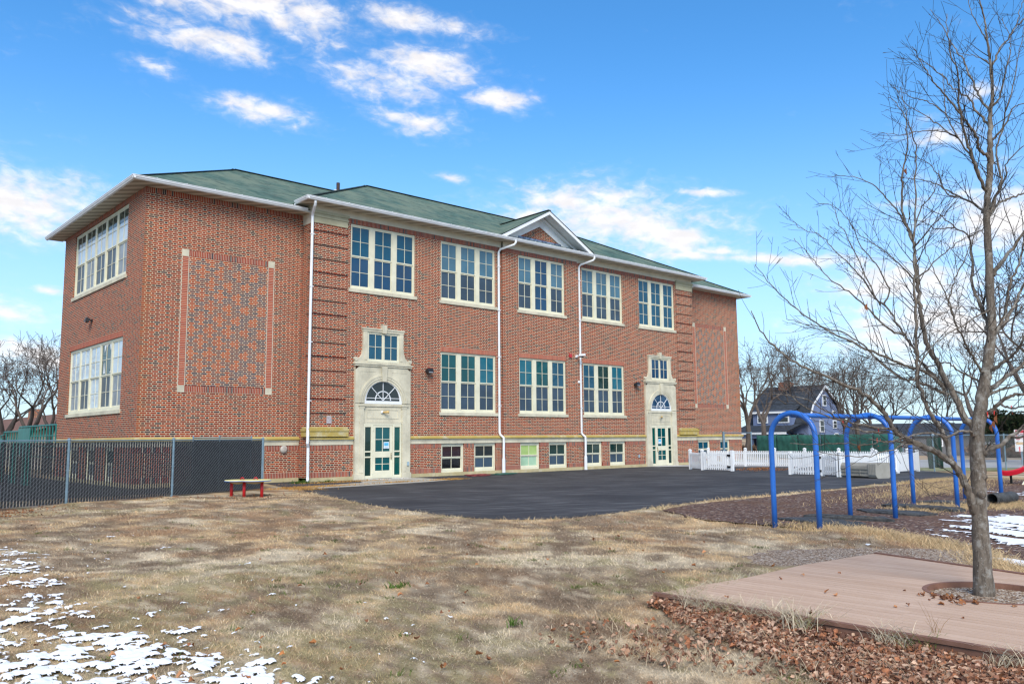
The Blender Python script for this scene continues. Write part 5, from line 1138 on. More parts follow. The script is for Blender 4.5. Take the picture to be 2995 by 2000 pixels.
# ---------------------------------------------------------------- the young tree
def bark_nodes(c0, c1, lich):
    def b(g, P):
        p = g.pos(); x, y, z = g.sep(p); f = g.noise(g.comb(g.mul(x, 26), g.mul(y, 26), g.mul(z, 7)), 1.0, 8, .7); n = g.noise(p, 9, 6, .65); sp = g.noise(p, 34, 5, .7)
        c = g.mix(g.ss(f, .3, .7), c0, c1); c = g.mix(g.mul(g.ss(n, .5, .66), lich), c, (.34,.335,.31)); c = g.mix(g.mul(g.ss(sp, .58, .7), lich), c, (.44,.44,.41)); c = g.mix(g.mul(g.ss(g.noise(p, 5, 5, .6), .6, .72), .6), c, (.055,.042,.035))
        g.lk(c, P.inputs['Base Color']); g.lk(g.bump(g.add(f, g.mul(sp, .5)), .9, .012), P.inputs['Normal'])
    return b
M_BARK = mat('young_bark', .9, .15, build=bark_nodes((.072,.058,.047), (.20,.168,.137), .6))
M_TWIG = varied('twig_bark', (.048,.041,.038), .25, 6, .8, .15)
M_FARBARK = varied('far_bark', (.115,.094,.082), .25, .8, .9, .1)
BX, BY = -7.709, -28.638
YT = thing('young_tree', 'bare young tree with forked grey trunk growing through the deck', 'tree', (BX, BY, 0))
rs = np.random.RandomState(11)
tk = MB(); tw = MB(); limbs3 = []
for k, fl_ in enumerate(LIMBS):
    a = np.array(fl_, float).reshape(-1, 4); P = smoothpath(a[:, :3]/1000, 5); r = np.interp(np.linspace(0, 1, len(P)), np.linspace(0, 1, len(a)), a[:, 3]/10000)*(.80 if k == 0 else .90)
    P[2:-1] += rs.normal(0, .006, P[2:-1].shape)*(1 if k else .6)
    if k == 0:
        r[0] *= 1.02
        for q in range(len(r)): r[q] *= 1+.035*math.sin(q*1.3)
    limbs3.append((P, r)); tk.tube(P+np.array((BX, BY, 0)), r, 18 if k == 0 else (10 if r[0] > .025 else 6))
# pruning scars and burrs on the trunk
for (z, sx_, sy_, rr_) in ((1.12,-.10,-.09,.06),(1.02,.07,-.10,.05),(1.30,-.02,-.12,.045),(1.55,.02,-.11,.05),(.92,.09,-.05,.05),(2.35,-.01,-.09,.04)):
    i = int(np.argmin(abs(limbs3[0][0][:, 2]-z))); c = limbs3[0][0][i]
    rr_ *= .8; tk.lathe((BX+c[0]+sx_*.52, BY+c[1]+sy_*.52, z), ((.01, -rr_), (rr_*.8, -rr_*.5), (rr_, 0), (rr_*.75, rr_*.6), (.01, rr_*.9)), 9)
tk.build('trunk', M_BARK, YT, smooth=True, recalc=False)
tips = []
def twig(p, d, L, r, lv):
    n = max(3, int(L/.07)); P = [np.array(p)]; d = np.array(d)/np.linalg.norm(d)
    for i in range(n):
        d = d+rs.normal(0, .055, 3)+np.array((0, 0, .045)); d /= np.linalg.norm(d); P.append(P[-1]+d*L/n)
    P = np.array(P); rr_ = np.linspace(r, .0019, len(P)); tw.tube(P+np.array((BX, BY, 0)), rr_, 4 if r > .004 else 3, False); tips.append(P[-1])
    if lv > 0:
        for i in range(1, len(P)-1):
            if rs.rand() < (.36 if lv > 1 else .26):
                t = P[min(i+1, len(P)-1)]-P[i-1]; t /= np.linalg.norm(t); o = rs.normal(0, 1, 3); o -= t*(o@t); o /= np.linalg.norm(o)
                twig(P[i], t*.75+o*.65, L*(1-i/len(P))*rs.uniform(.30, .7)+.05, max(rr_[i]*.7, .0022), lv-1)
for k, (P, r) in enumerate(limbs3):
    cum = np.r_[0, np.cumsum(np.linalg.norm(np.diff(P, axis=0), axis=1))]; s = .25 if k else 1.5
    tot = cum[-1]
    while s < tot:
        i = int(np.searchsorted(cum, s)); i = min(max(i, 1), len(P)-2); t = P[i+1]-P[i-1]; t /= np.linalg.norm(t)
        o = rs.normal(0, 1, 3); o -= t*(o@t); o /= np.linalg.norm(o); fr_ = s/tot
        L = (.24+.85*rs.rand()**1.5)*(1.0 if k else .9)*(1.05-.6*fr_)*(.7 if r[i] > .03 else 1.0)
        twig(P[i]+o*r[i]*.5, t*rs.uniform(.45, 1.0)+o*rs.uniform(.5, .9)+np.array((0, 0, .18)), L, min(.0055, max(.0026, r[i]*.42)), 2 if L > .35 else 1)
        s += rs.uniform(.065, .165)*(1.9 if r[i] > .05 else 1.0)
tw.build('crown', M_TWIG, YT, smooth=False, recalc=False)
M_DLEAF = varied('dead_leaf', (.17,.065,.03), .3, 8, .8, .15)
for (x, y, z) in ((-8.38,-27.9,3.17), (-7.97,-28.95,1.88), (-7.96,-28.97,1.93), (-8.44,-27.76,1.65), (-7.35,-28.0,4.9), (-7.9,-28.9,1.84)):
    m_ = MB(); v = []; 
    for i in range(7):
        t = i/6; w_ = .030*math.sin(math.pi*min(1, t*1.05))+.003
        for u_ in (-1, 0, 1): v.append((x+u_*w_*.8, y+abs(u_)*w_*.7, z-.085*t+.01*abs(u_)))
    f = [(i*3+j, i*3+j+1, i*3+j+4, i*3+j+3) for i in range(6) for j in (0, 1)]; m_.add(v, f); m_.tube([(x, y, z), (x, y, z+.04)], .002, 4); m_.build('dead_leaf', M_DLEAF, YT)
# red tape strips tied on twigs
M_TAPE = varied('red_tape', (.62,.045,.035), .1, 6, .4, .4)
for k, (x, y, z, dx, L, lb) in enumerate(((-8.69,-27.70,1.90,.02,.06,'short red tape strip tied on the outermost low twig'), (-8.54,-28.01,1.82,.02,.13,'long red tape strip hanging over the right swing arch'), (-8.56,-28.0,1.71,.01,.08,'red tape strip hanging lowest before the green screen'), (-8.46,-28.2,1.73,.02,.11,'red tape strip fluttering just left of the third blue arch'), (-7.8,-28.83,1.97,.02,.10,'red tape strip tied close to the right of the trunk'), (-7.78,-28.89,1.98,0,.08,'red tape strip beside the dead brown leaves right of the trunk'), (-7.74,-29.04,2.03,.01,.08,'highest red tape strip, out on the right limbs'), (-7.72,-29.08,1.61,.015,.12,'red tape strip dangling above the red slide'))):
    m_ = MB(); v = []
    for i in range(7):
        t = i/6; v += [(x+dx*t-.006, y-.35*dx*t+.004*math.sin(6*t), z-L*t), (x+dx*t+.006, y-.35*dx*t-.004*math.sin(6*t+1), z-L*t+.003)]
    m_.add(v, [(2*i, 2*i+1, 2*i+3, 2*i+2) for i in range(6)]); m_.tube([(x-.008, y, z), (x, y-.008, z+.006), (x+.008, y, z), (x, y+.008, z-.004), (x-.008, y, z)], .003, 4)
    tag(m_.build('tape_strip', M_TAPE), lb, 'ribbon', 'red tape strips in the young tree')

# ---------------------------------------------------------------- trees in the distance
def bare_tree(seed, H, spread=.55, droop=0.0, lev=6, trunkh=.22, lean=0):
    r_ = np.random.RandomState(seed); T_ = MB(); C_ = MB(); R0 = H*.024
    def br(p, d, L, r, lv):
        n = 4 if lv > 1 else 3; P = [np.array(p, float)]; d = np.array(d, float)
        for i in range(n):
            d = d+r_.normal(0, .13, 3)+np.array((0, 0, .06 if lv > 2 else -.02*droop)); d /= np.linalg.norm(d); P.append(P[-1]+d*L/n)
        r1 = max(r*.62, .010); (T_ if lv >= lev-2 else C_).tube(P, np.linspace(r, r1, n+1), 7 if lv >= lev-1 else (4 if lv > 2 else 3), False)
        if lv == 0: return
        nk = r_.randint(2, 4) if lv < lev else r_.randint(3, 5)
        for c in range(nk):
            a = 2*math.pi*(c+r_.rand()*.6)/nk; u = np.cross(d, (0.3, .2, 1) if abs(d[2]) < .95 else (1, 0, 0)); u /= np.linalg.norm(u); w = np.cross(d, u)
            k = spread*r_.uniform(.6, 1.35); nd = d+k*(math.cos(a)*u+math.sin(a)*w); nd /= np.linalg.norm(nd)
            i = n if (c == 0 or lv == lev) else r_.randint(n//2+1, n+1)
            br(P[i], nd, L*r_.uniform(.62, .88), r1*r_.uniform(.65, .9), lv-1)
        for c in range(2 if lv <= 3 else 0):
            i = r_.randint(1, n+1); o = r_.normal(0, 1, 3); nd = d*.6+o/np.linalg.norm(o)*.8; br(P[i], nd/np.linalg.norm(nd), L*.5, max(r*.4, .010), 0)
    br((0, 0, -.1), (lean, 0, 1), H*trunkh, R0, lev)
    Z = max(v[2] for v in T_.V+C_.V); k = H/Z
    for m_ in (T_, C_): m_.V = [(a*k, b*k, c*k) for a, b, c in m_.V]
    return T_, C_
protos = {}
def mesh_of(m_, name, mt):
    me = bpy.data.meshes.new(name); me.from_pydata(m_.V, [], m_.F); me.materials.append(mt); return me
for k, (sd_, sp_, lv) in enumerate(((3, .55, 6), (8, .48, 6), (21, .70, 6), (34, .40, 6))):
    T_, C_ = bare_tree(sd_, 10.0, sp_, lev=lv); protos[k] = (mesh_of(T_, 'trunk', M_FARBARK), mesh_of(C_, 'crown', M_FARBARK))
FT = [(10.6,52,6.9,0,1.0,'bare tree cut by the left edge of the view behind the brown roof'), (11.75,50,7.7,2,2.0,'tallest rounded bare tree left of the school'), (13.1,54,8.1,1,.3,'bare tree partly behind the left corner of the school'), (9.4,60,7.2,1,4.0,'bare tree farthest left, mostly outside the view'),
 (57.7,74,10.4,3,.5,'slender bare tree directly beside the right wall of the school'), (58.9,84,10.6,0,2.6,'bare tree standing left of the blue house'), (61.2,96,12.6,1,1.2,'bare tree rising behind the ridge of the blue house'), (62.6,108,11.4,2,5.1,'broad bare tree behind the gable of the blue house'),
 (63.7,70,8.9,1,3.3,'thick twin trunk bare tree right of the blue house, left one'), (64.5,71,8.9,3,1.7,'thick twin trunk bare tree right of the blue house, right one'), (66.2,95,8.9,0,.2,'bare tree above the grey house roof, nearer the twin trunks'), (67.6,104,8.2,2,3.0,'small round bare tree above the grey house roof'), (69.2,88,8.4,1,4.4,'bare tree behind the fork of the young tree'), (71.2,60,9.3,0,2.2,'large bare tree seen through the right side of the young tree'), (73.8,50,11.8,2,.9,'largest distant bare tree by the right edge of the view'), (75.2,58,11.0,1,5.5,'tall bare tree just outside the right edge of the view'), (60.1,110,10.5,2,2.0,'pale bare tree far behind the left end of the blue house'), (65.4,112,10.0,0,3.9,'far bare tree between the twin trunks and the grey house')]
for a_, d_, h_, k, rz, lb in FT:
    t = thing('bare_tree', lb, 'tree', (CX+d_*math.sin(R(a_)), CY+d_*math.cos(R(a_)), 0), 'bare trees in the distance'); t.rotation_euler = (0, 0, rz); t.scale = (h_/10,)*3
    for nm, me in zip(('trunk', 'crown'), protos[k]):
        o = bpy.data.objects.new(nm, me); COL.objects.link(o); o.parent = t
# leafy masses: evergreen and brown brush
def leafmass(name, label, cat, c, rad, n, size, cols, seed, parent=None):
    r_ = np.random.RandomState(seed); d = r_.normal(0, 1, (n, 3)); d /= np.linalg.norm(d, axis=1)[:, None]; cl = r_.randint(0, 26, n); cc = r_.uniform(-.8, .8, (26, 3))
    p = cc[cl]*.75+d*(r_.rand(n, 1)**.6)*.36; p = p*np.array(rad)+np.array(c); u = r_.normal(0, 1, (n, 3)); u /= np.linalg.norm(u, axis=1)[:, None]; w = np.cross(u, r_.normal(0, 1, (n, 3))); w /= np.linalg.norm(w, axis=1)[:, None]+1e-9
    s = size*r_.uniform(.5, 1.3, (n, 1)); V = np.stack((p-u*s, p+w*s*.35, p+u*s, p-w*s*.35), 1).reshape(-1, 3); F = np.arange(4*n).reshape(-1, 4)
    col = np.array(cols)[r_.randint(0, len(cols), n)]*r_.uniform(.7, 1.3, (n, 1)); return fastmesh(name, V, [F], M_TINT, np.repeat(col, 4, 0), parent=parent)
def tint_nodes(g, P):
    a = g.n('Attribute', attribute_name='tint'); g.lk(a.outputs['Color'], P.inputs['Base Color'])
M_TINT = mat('tinted_leaf', .85, .12, build=tint_nodes)
EG = thing('evergreen_tree', 'dark evergreen tree standing behind the street sign', 'tree', (41.5, -13.4, 0))
m_ = MB(); m_.tube([(41.5,-13.4,-.1), (41.5,-13.4,2.6)], [.14, .05], 8); m_.build('trunk', M_FARBARK, EG)
leafmass('crown', '', '', (41.5,-13.6,2.0), (1.7,2.2,1.5), 5200, .16, [(.02,.035,.015), (.035,.05,.02), (.012,.022,.012), (.05,.045,.025)], 4, EG)
o = leafmass('brush_bank', '', '', (53,-11.5,.45), (3.0,5.5,.55), 5000, .25, [(.20,.11,.06), (.14,.085,.05), (.26,.16,.09)], 6); stuff(o, 'brown brush growing along the far side of the street', 'brush')
o = leafmass('brush', '', '', (49.0,10.5,.5), (2.2,3.5,.6), 2600, .2, [(.13,.085,.055), (.09,.06,.04), (.17,.10,.06)], 7); stuff(o, 'reddish brown brush behind the chain link by the blue house', 'brush')

# ---------------------------------------------------------------- grass, straw, leaves, snow
def sample(n, r0, r1, seed):
    r_ = np.random.RandomState(seed); rad = np.sqrt(r_.uniform(r0*r0, r1*r1, n)); az_ = R(42.1)+r_.uniform(-R(38), R(38), n); return CX+rad*np.sin(az_), CY+rad*np.cos(az_)
SNOWA = [(-15.25,-21.9),(-15.0,-22.7),(-14.65,-23.2),(-14.2,-23.75),(-14.05,-24.6),(-13.9,-25.5),(-13.95,-26.3),(-15.0,-27.5),(-18.5,-26),(-17.5,-22.5)]
SNOWB = [(-14.3,-14.4),(-13.7,-16.2),(-13.85,-19),(-14.1,-21.0),(-14.3,-22.6),(-15.4,-23),(-17,-21),(-16.5,-14)]
SNOWC = [(1.8,-24.9),(3.6,-26.0),(0.5,-28.5),(-3.2,-28.3),(-3.3,-27.0),(-1.9,-26.0),(-.4,-25.4)]
SNOWD = [(-4.2,-27.55),(-4.3,-28.4),(-5.1,-28.6),(-4.75,-27.8)]
SNOWE = [(8.4,-23.0),(10.8,-22.6),(12.5,-24.3),(9.5,-24.5)]
def sgn(x, y, poly, w):
    d = polydist(x, y, poly); return np.where(inpoly(x, y, poly), 1, -1)*np.minimum(d/w, 1)
def snowval(x, y):
    n = vnoise(x, y, 12.5, 2, 5)-.5; n2 = vnoise(x, y, 3.4, 2, 7)-.5; m_ = vnoise(x, y, .8, 2, 9)-.5
    a = -.28+.33*sgn(x, y, SNOWA, .6); b = -.58+.36*sgn(x, y, SNOWB, .5)
    base = np.maximum(a, b); return base+n*1.25+n2*.9+m_*.25
def snowval2(x, y):
    u = x*.44+y*.90; w = x*.90-y*.44      # drifts drawn out across the view
    n = vnoise(u*.8, w*3.6, 1.9, 4, 3)-.5; n2 = vnoise(x, y, 8.0, 3, 7)-.5
    return np.maximum(np.maximum(-.20+.40*sgn(x, y, SNOWC, .7), -.12+.45*sgn(x, y, SNOWD, .25)), -.34+.34*sgn(x, y, SNOWE, .7))+n*1.5+n2*.45
def snow_nodes(g, P):
    p = g.pos(); n = g.noise(p, 30, 5, .6); g.lk(g.mix(n, (.74,.77,.82), (.86,.87,.89)), P.inputs['Base Color']); g.lk(g.bump(n, .35, .01), P.inputs['Normal'])
M_SNOW = mat('snow', .7, .3, build=snow_nodes)
def snowsheet(name, x0, x1, y0, y1, st, f, hmax, lab, z0=0.0):
    gx, gy = np.meshgrid(np.arange(x0, x1, st), np.arange(y0, y1, st), indexing='ij'); s = f(gx, gy); h = hmax*np.clip(s, -.04, .5)**1.0/.5
    h = np.where(s > 0, hmax*np.sqrt(np.clip(s, 0, .5)/.5), s*.08)
    z = height(gx, gy)+z0+h; V = np.stack((gx, gy, z), -1).reshape(-1, 3); ni, nj = gx.shape; i, j = np.meshgrid(np.arange(ni-1), np.arange(nj-1), indexing='ij')
    q = np.stack((i*nj+j, (i+1)*nj+j, (i+1)*nj+j+1, i*nj+j+1), -1).reshape(-1, 4); ok = (s.reshape(-1)[q] > -.02).all(1); q = q[ok]
    used = np.unique(q); mp = np.full(len(V), -1); mp[used] = np.arange(len(used))
    return stuff(fastmesh(name, V[used], [mp[q]], M_SNOW, smooth=True), lab, 'snow')
snowsheet('lawn_snow', -17.2, -11.8, -28, -13.5, .016, snowval, .03, 'thin melting snow patches on the lawn', .012)
snowsheet('mulch_snow', -6, 13, -29, -22, .04, snowval2, .03, 'streaky snow patches left on the dark mulch', .016)
def blades(x, y, h, w, lean, col, seed, z=None, seg=2, curl=.6):
    """curved tapering blades; returns V, quads, tris, colours"""
    r_ = np.random.RandomState(seed); n = len(x); a = r_.uniform(0, 2*np.pi, n); face = r_.uniform(0, 2*np.pi, n); z = height(x, y) if z is None else z
    th0 = lean*r_.uniform(.3, 1.0, n); V = np.empty((n, 2*seg+1, 3)); px, py, pz = x.copy(), y.copy(), z-.01; L = h/seg; C = np.empty((n, 2*seg+1, 3))
    wx, wy = np.cos(face)*w/2, np.sin(face)*w/2
    for s in range(seg+1):
        k = 1-s/seg*.55
        if s < seg: V[:, 2*s] = np.stack((px-wx*k, py-wy*k, pz), -1); V[:, 2*s+1] = np.stack((px+wx*k, py+wy*k, pz), -1)
        else: V[:, 2*s] = np.stack((px, py, pz), -1)
        th = np.minimum(th0+curl*s/seg*r_.uniform(.5, 1.4, n), 2.4); px = px+np.sin(th)*np.cos(a)*L; py = py+np.sin(th)*np.sin(a)*L; pz = np.maximum(pz+np.cos(th)*L, z+.004)
    C[:] = col[:, None, :]
    m_ = 2*seg+1; b = (np.arange(n)*m_)[:, None]; Q = [b+np.array((2*s, 2*s+1, 2*s+3, 2*s+2)) for s in range(seg-1)]; T = b+np.array((2*seg-2, 2*seg-1, 2*seg))
    return V.reshape(-1, 3), (np.concatenate(Q) if Q else np.empty((0, 4), int)), T, C.reshape(-1, 3)
def joinblades(name, parts, m_):
    V, Q, T, C = [], [], [], []; k = 0
    for v, q, t, c in parts: V.append(v); Q.append(q+k); T.append(t+k); C.append(c); k += len(v)
    return fastmesh(name, np.concatenate(V), [np.concatenate(Q), np.concatenate(T)], m_, np.concatenate(C))
parts = []
for k, (r0, r1, den, w, hh) in enumerate(((3.6, 6.5, 7000, .0042, .055), (6.5, 9.5, 3600, .0055, .055), (9.5, 14, 1700, .0075, .06), (14, 20, 800, .011, .06), (20, 29, 330, .016, .065))):
    n = int(den*R(76)/2*(r1*r1-r0*r0)); x, y = sample(n, r0, r1, 40+k); r_ = np.random.RandomState(90+k)
    ok = ~(inpoly(x, y, ASPH) | inpoly(x, y, DECK) | inpoly(x, y, PATH))
    dm = np.where(inpoly(x, y, MULCH), polydist(x, y, MULCH), -1); ok &= (dm < 0)
    dc_ = np.minimum(polydist(x, y, CHIPS), 9); ok &= ~(inpoly(x, y, CHIPS) & (r_.rand(n) < np.clip(polydist(x, y, CHIPS)*2.5+.35, 0, .97)))
    side = (y-(-8.4)) - (x+17.5)*(5.11/13.84); ok &= side < .25            # this side of the slatted fence
    ok &= ~((y > -3.2) & (x < 0))
    sn = snowval(x, y); ok &= (sn < .05) | (r_.rand(n) < np.clip(.75-sn*1.6, .12, 1))
    x, y = x[ok], y[ok]; r_ = np.random.RandomState(190+k); dens_ = vnoise(x, y, 1.9, 3, 15); keep = r_.rand(len(x)) < np.clip(.40+dens_*1.15, 0, 1); x, y = x[keep], y[keep]
    edge = np.exp(-polydist(x, y, ASPH)/.22)+np.exp(-polydist(x, y, MULCH)/.25); col = lawncol(x, y, r_); t = np.clip(edge, 0, 1)[:, None]*.75; col = col*(1-t)+np.array((.78,.60,.36))*r_.uniform(.75, 1.2, (len(x), 1))*t
    h = hh*r_.uniform(.5, 1.35, len(x))*(1+1.0*np.clip(edge, 0, 1))*(.6+.7*vnoise(x, y, .9, 3, 21))
    parts.append(blades(x, y, h, np.full(len(x), w)*r_.uniform(.7, 1.4, len(x)), np.where(matted(x, y) > .54, 1.75, 1.35), col, 290+k))
r_ = np.random.RandomState(64); x, y = sample(160, 4.5, 20, 65); ok = ~(inpoly(x, y, ASPH) | inpoly(x, y, DECK) | inpoly(x, y, MULCH) | inpoly(x, y, CHIPS)) & (y < -8.5); x, y = x[ok], y[ok]
wx = (x[:, None]+r_.normal(0, .045, (len(x), 26))).ravel(); wy = (y[:, None]+r_.normal(0, .045, (len(x), 26))).ravel(); parts.append(blades(wx, wy, r_.uniform(.03, .085, len(wx)), np.full(len(wx), .012), 1.2, np.array((.13,.165,.05))*r_.uniform(.6, 1.5, (len(wx), 1)), 66))
# belt of long straw between swings and deck
r_ = np.random.RandomState(7); n = 16000; s = r_.rand(n); i = r_.randint(0, 6, n); BL = np.array([(-2.2,-24.3),(-2.6,-25.3),(-3.0,-26.3),(-3.9,-27.2),(-4.9,-27.8),(-5.6,-28.4),(-6.1,-29.0)]); p = BL[i]+(BL[np.minimum(i+1, 6)]-BL[i])*s[:, None]+r_.normal(0, .20, (n, 2))
parts.append(blades(p[:, 0], p[:, 1], r_.uniform(.06, .20, n), np.full(n, .009), 1.2, np.array((.74,.56,.33))*r_.uniform(.6, 1.25, (n, 1)), 71, seg=3, curl=1.0))
for k, (cx_, cy_, sx_, sy_, n) in enumerate(((-2.2,-23.95,.35,.5,1300), (3.5,-23.7,.7,.45,2600), (4.6,-24.3,.5,.4,1400), (5.9,-25.0,.8,.4,2200), (9.5,-21.3,2.6,.5,3500), (13.5,-20.3,2.4,.6,3000), (15.8,-18.9,1.5,.25,2200))):   # straw growing through the mulch
    r_ = np.random.RandomState(500+k); x = cx_+r_.normal(0, sx_, n); y = cy_+r_.normal(0, sy_, n); parts.append(blades(x, y, r_.uniform(.05, .17, n), np.full(n, .013), 1.2, np.array((.72,.53,.29))*r_.uniform(.6, 1.25, (n, 1)), 600+k, z=np.full(n, .012), seg=2, curl=.9))
for k, (cx_, cy_, sx_, sy_, n) in enumerate(((5.0,-3.1,.5,.2,900), (-1.6,-3.6,1.0,.18,1500), (1.0,-1.2,1.1,.15,900), (2.3,-3.2,.6,.12,500), (-2.6,-4.4,.3,.5,900))):   # straw beside the path
    r_ = np.random.RandomState(700+k); x = cx_+r_.normal(0, sx_, n); y = cy_+r_.normal(0, sy_, n); parts.append(blades(x, y, r_.uniform(.05, .13, n), np.full(n, .02), 1.35, np.array((.62,.36,.12))*r_.uniform(.6, 1.2, (n, 1)), 800+k, z=np.full(n, .015), seg=2))
def grass_nodes(g, P):   # thin dry blades let some light through
    a = g.n('Attribute', attribute_name='tint').outputs['Color']; g.lk(a, P.inputs['Base Color']); t = g.n('BsdfTranslucent'); g.lk(a, t.inputs[0]); mx = g.n('MixShader'); mx.inputs[0].default_value = .40
    out = g.nt.nodes['Material Output']; g.nt.links.new(P.outputs[0], mx.inputs[1]); g.nt.links.new(t.outputs[0], mx.inputs[2]); g.nt.links.new(mx.outputs[0], out.inputs[0])
M_GRASS = mat('grass_blades', .9, .1, build=grass_nodes)
stuff(joinblades('lawn_grass', parts, M_GRASS), 'dry straw coloured lawn grass with greenish patches', 'grass')
# drooping pale grass along the deck edge
parts = []; r_ = np.random.RandomState(77); EDG = np.array([(-8.3,-26.32),(-9.3,-26.42),(-10.0,-26.5),(-10.24,-26.8),(-10.23,-27.3),(-10.24,-27.9),(-10.25,-28.45),(-10.24,-28.9),(-10.25,-29.4),(-10.26,-29.95)]); cl = []
for k in range(120):
    s = min(r_.rand()**1.25*8.9, 8.99)
    if (s > 6.3 and r_.rand() < .6) or vnoise(np.array([s*2.1]), np.array([.5]), 1.0, 2, 3)[0] < .42: continue
    i = int(s); cl.append((*(EDG[i]+(EDG[i+1]-EDG[i])*(s-i)+r_.normal(0, .055, 2)), s))
for k, c in enumerate(cl):
    n = r_.randint(18, 52); x = c[0]+r_.normal(0, .05, n); y = c[1]+r_.normal(0, .06, n); big = 1.25 if 4.5 < c[2] < 6.2 else (.72 if c[2] < 2 else .95); green = r_.rand() < (.4 if c[2] < 3.2 else .12)
    base = np.array((.38,.36,.17)) if green else np.array((.78,.68,.50)); col = base*r_.uniform(.6, 1.15, (n, 1)); parts.append(blades(x, y, r_.uniform(.10, .36, n)*big, np.full(n, .0062), .6, col, 900+k, z=np.full(n, .04), seg=5, curl=1.55))
n = 5200; x = r_.uniform(-12.2, -10.25, n); y = r_.uniform(-30.5, -26.4, n); ok = vnoise(x, y, 1.6, 3, 51) > .5; x, y = x[ok], y[ok]; parts.append(blades(x, y, r_.uniform(.06, .20, len(x)), np.full(len(x), .005), 1.5, np.array((.62,.50,.34))*r_.uniform(.5, 1.2, (len(x), 1)), 1900, z=height(x, y)+.02, seg=4, curl=.9))
o = joinblades('edge_grass', parts, M_GRASS); stuff(o, 'long pale drooping grass growing along the deck edge', 'grass')
# leaf litter
def leafshapes(seed, k=6, m_=15):
    r_ = np.random.RandomState(seed); out = []
    for q in range(k):
        t = np.linspace(0, 2*np.pi, m_, endpoint=False); rad = .55+.30*np.abs(np.cos(2.5*t))**.8+.08*r_.rand(m_); P = np.stack((rad*np.cos(t)*1.1, rad*np.sin(t)*.8, np.zeros(m_)), -1); P = np.vstack((P, (P*.45), [[0, 0, 0]]))
        cu, cv, tw_ = r_.uniform(-1.1, 1.7), r_.uniform(.3, 1.9), r_.uniform(-.9, .9)
        P[:, 2] = cu*P[:, 0]**2*.6+cv*P[:, 1]**2*.9+tw_*P[:, 0]*P[:, 1]; P[:, 2] -= P[:, 2].min(); P[:m_, 2] += r_.uniform(0, .18, m_); out.append(P)
    i = np.arange(m_); F = [np.stack((i, (i+1) % m_, m_+(i+1) % m_, m_+i), -1), np.stack((m_+i, m_+(i+1) % m_, np.full(m_, 2*m_)), -1)]
    return out, F
LSH, LF = leafshapes(5)
def litter(name, x, y, z, size, cols, seed, lab, tilt=.5):
    r_ = np.random.RandomState(seed); n = len(x); sh = np.array(LSH)[r_.randint(0, len(LSH), n)]; s = size*r_.uniform(.55, 1.25, n); P = sh*s[:, None, None]
    a, b, c = r_.uniform(0, 6.283, n), r_.normal(0, tilt, n), r_.normal(0, tilt, n)
    def rot(P, i, j, t): A_ = P[:, :, i].copy(); B_ = P[:, :, j].copy(); ct, st_ = np.cos(t)[:, None], np.sin(t)[:, None]; P[:, :, i] = A_*ct-B_*st_; P[:, :, j] = A_*st_+B_*ct
    rot(P, 1, 2, b); rot(P, 0, 2, c); rot(P, 0, 1, a); P[:, :, 2] -= P[:, :, 2].min(1)[:, None]
    P += np.stack((x, y, z), -1)[:, None, :]; m_ = P.shape[1]; k = (np.arange(n)*m_)[:, None, None]
    F = [(f[None]+k).reshape(-1, f.shape[1]) for f in LF]; col = np.array(cols)[r_.randint(0, len(cols), n)]*r_.uniform(.6, 1.3, (n, 1))
    return stuff(fastmesh(name, P.reshape(-1, 3), F, M_TINT, np.repeat(col, m_, 0)), lab, 'leaves')
r_ = np.random.RandomState(31); n = 240000; x = r_.uniform(-12.9, -10.2, n); y = r_.uniform(-31, -26.3, n); dist = -10.22-x
cl_ = np.clip(vnoise(x, y, 1.5, 3, 52)*3.2-.75, .12, 1.0); wid = np.interp(y, (-31,-30,-29,-28,-27.3,-26.9,-26.5), (1.05,1.0,.92,.80,.58,.34,.10))*(.75+.7*vnoise(x, y, 1.1, 3, 30)); pr = np.clip(1.25-dist/wid, 0, 1)*.85+.010*(dist < 1.9)*np.clip(vnoise(x, y, .9, 3, 31)*2.4-.7, 0, 1)*np.clip((-25.8-y)/1.5, 0, 1)
ok = (r_.rand(n) < pr*cl_); x, y, dist = x[ok], y[ok], dist[ok]; z = height(x, y)+np.clip(.075*(1-dist/np.interp(y, (-31, -26.5), (.9, .35))), 0, .1)*r_.rand(len(x))+.012
LC = [(.31,.155,.095), (.40,.23,.15), (.23,.11,.07), (.50,.34,.24), (.17,.085,.06), (.34,.145,.075), (.45,.30,.22)]
litter('leaf_litter', x, y, z, .028, LC, 3, 'crisp brown fallen leaves piled against the deck front', .5)
xs, ys = [], []
for cx_, cy_, s_, n in ((-12.2,-7.2,.55,120), (-12.9,-8.4,.6,90), (-8.2,-5.5,.7,26), (-6.6,-5.6,.6,20), (-4.9,-6.5,.5,24), (21.5,-8.3,.7,420), (22.6,-7.8,.6,300), (-13,-26,1.6,34), (-11.5,-25,2.0,22), (-14.4,-25.2,.8,12), (-10,-22,3,18), (-8.45,-28.6,.14,46), (-7.9,-28.95,.25,26), (-9.2,-27.6,.6,7), (-9.0,-29.2,.8,8)):
    r_ = np.random.RandomState(int(abs(cx_*10+n))); xs.append(cx_+r_.normal(0, s_, n)); ys.append(cy_+r_.normal(0, s_, n))
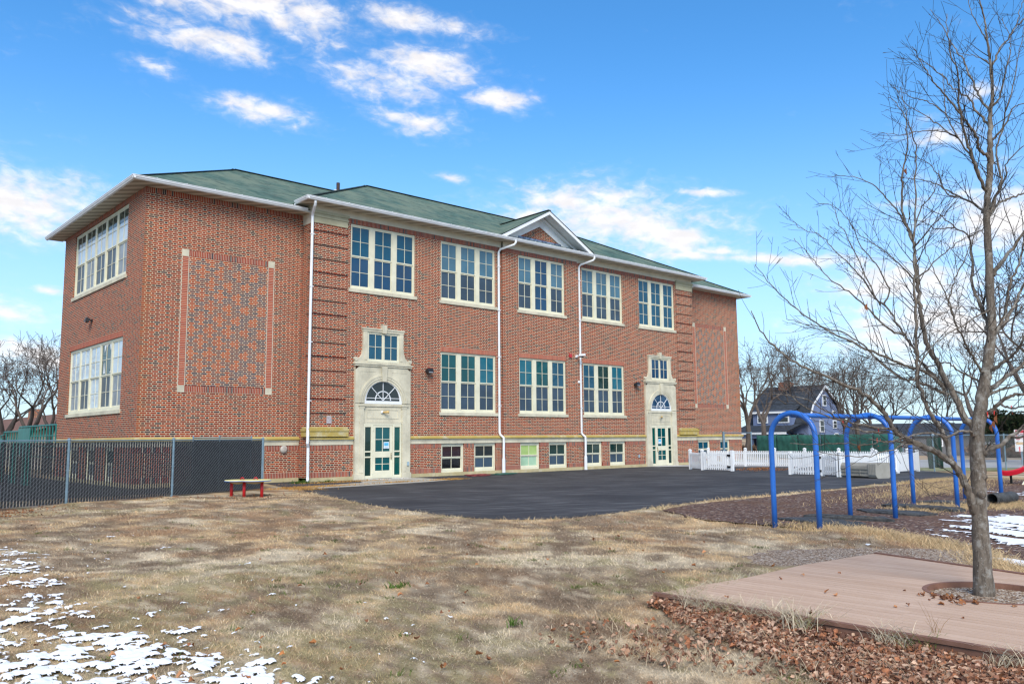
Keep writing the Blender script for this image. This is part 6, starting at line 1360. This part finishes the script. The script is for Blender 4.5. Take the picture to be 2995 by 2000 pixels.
x, y = np.concatenate(xs), np.concatenate(ys); z = height(x, y)+.03; dk_ = inpoly(x, y, DECK) & (np.hypot(x-WELL[0], y-WELL[1]) > WELL[2]); z = np.where(dk_, ZD+.003, z); z = np.where(x > 18, .02+.12*np.exp(-((x-22)**2+(y+8.1)**2)/.8)*np.random.RandomState(2).rand(len(x)), z)
litter('scattered_leaves', x, y, z, .030, [(.38,.16,.06), (.32,.135,.06), (.26,.11,.055), (.44,.22,.11), (.20,.09,.05)], 9, 'orange brown leaves scattered on lawn, deck and yard', .35)
# small green weeds
def weed(name, c, n, hh, label, cat='weed', col=(.10,.17,.035), w=.03, lean=1.0, seg=3):
    r_ = np.random.RandomState(int(abs(c[0]*100))); x = c[0]+r_.normal(0, c[2], n); y = c[1]+r_.normal(0, c[2]*.7, n); V, Q, T, C = blades(x, y, hh*r_.uniform(.5, 1.2, n), np.full(n, w), lean, np.array(col)*r_.uniform(.6, 1.4, (n, 1)), 5, z=np.full(n, c[3] if len(c) > 3 else 0.0), seg=seg, curl=.9)
    return tag(fastmesh(name, V, [Q, T], M_GRASS, C), label, cat)
weed('weed', (-.75,-.75,.22,.01), 160, .20, 'green weeds growing at the foot of the left downspout'); weed('weed', (.45,-.85,.2,.01), 110, .17, 'green weeds by the stone base right of the left downspout')
weed('weed', (-11.55,-23.55,.06,.02), 40, .10, 'single green leafy weed in the middle of the lawn', w=.018); weed('weed', (-11.9,-26.0,.05,.02), 26, .10, 'small green weed near the bottom of the lawn', w=.014)
weed('dry_stalk', (-10.02,-29.05,.03,.05), 9, .42, 'tall thin dry stalk sprouting from the front deck edge', 'plant', (.36,.22,.10), .005, .25, 5); weed('grass_tuft', (-10.3,-29.0,.08,.02), 60, .24, 'green grass tuft growing at the front deck edge', 'grass tuft', (.11,.15,.04), .006, .8, 4)
weed('sapling', (-7.25,-29.05,.05,.05), 12, .42, 'thin twiggy sapling in the tree well right of the trunk', 'plant', (.19,.10,.06), .005, .5, 5)
weed('dry_stalk', (-5.4,-26.9,.08,.02), 16, .28, 'wispy dry stalks behind the far deck edge', 'plant', (.24,.13,.08), .006, .5, 4)
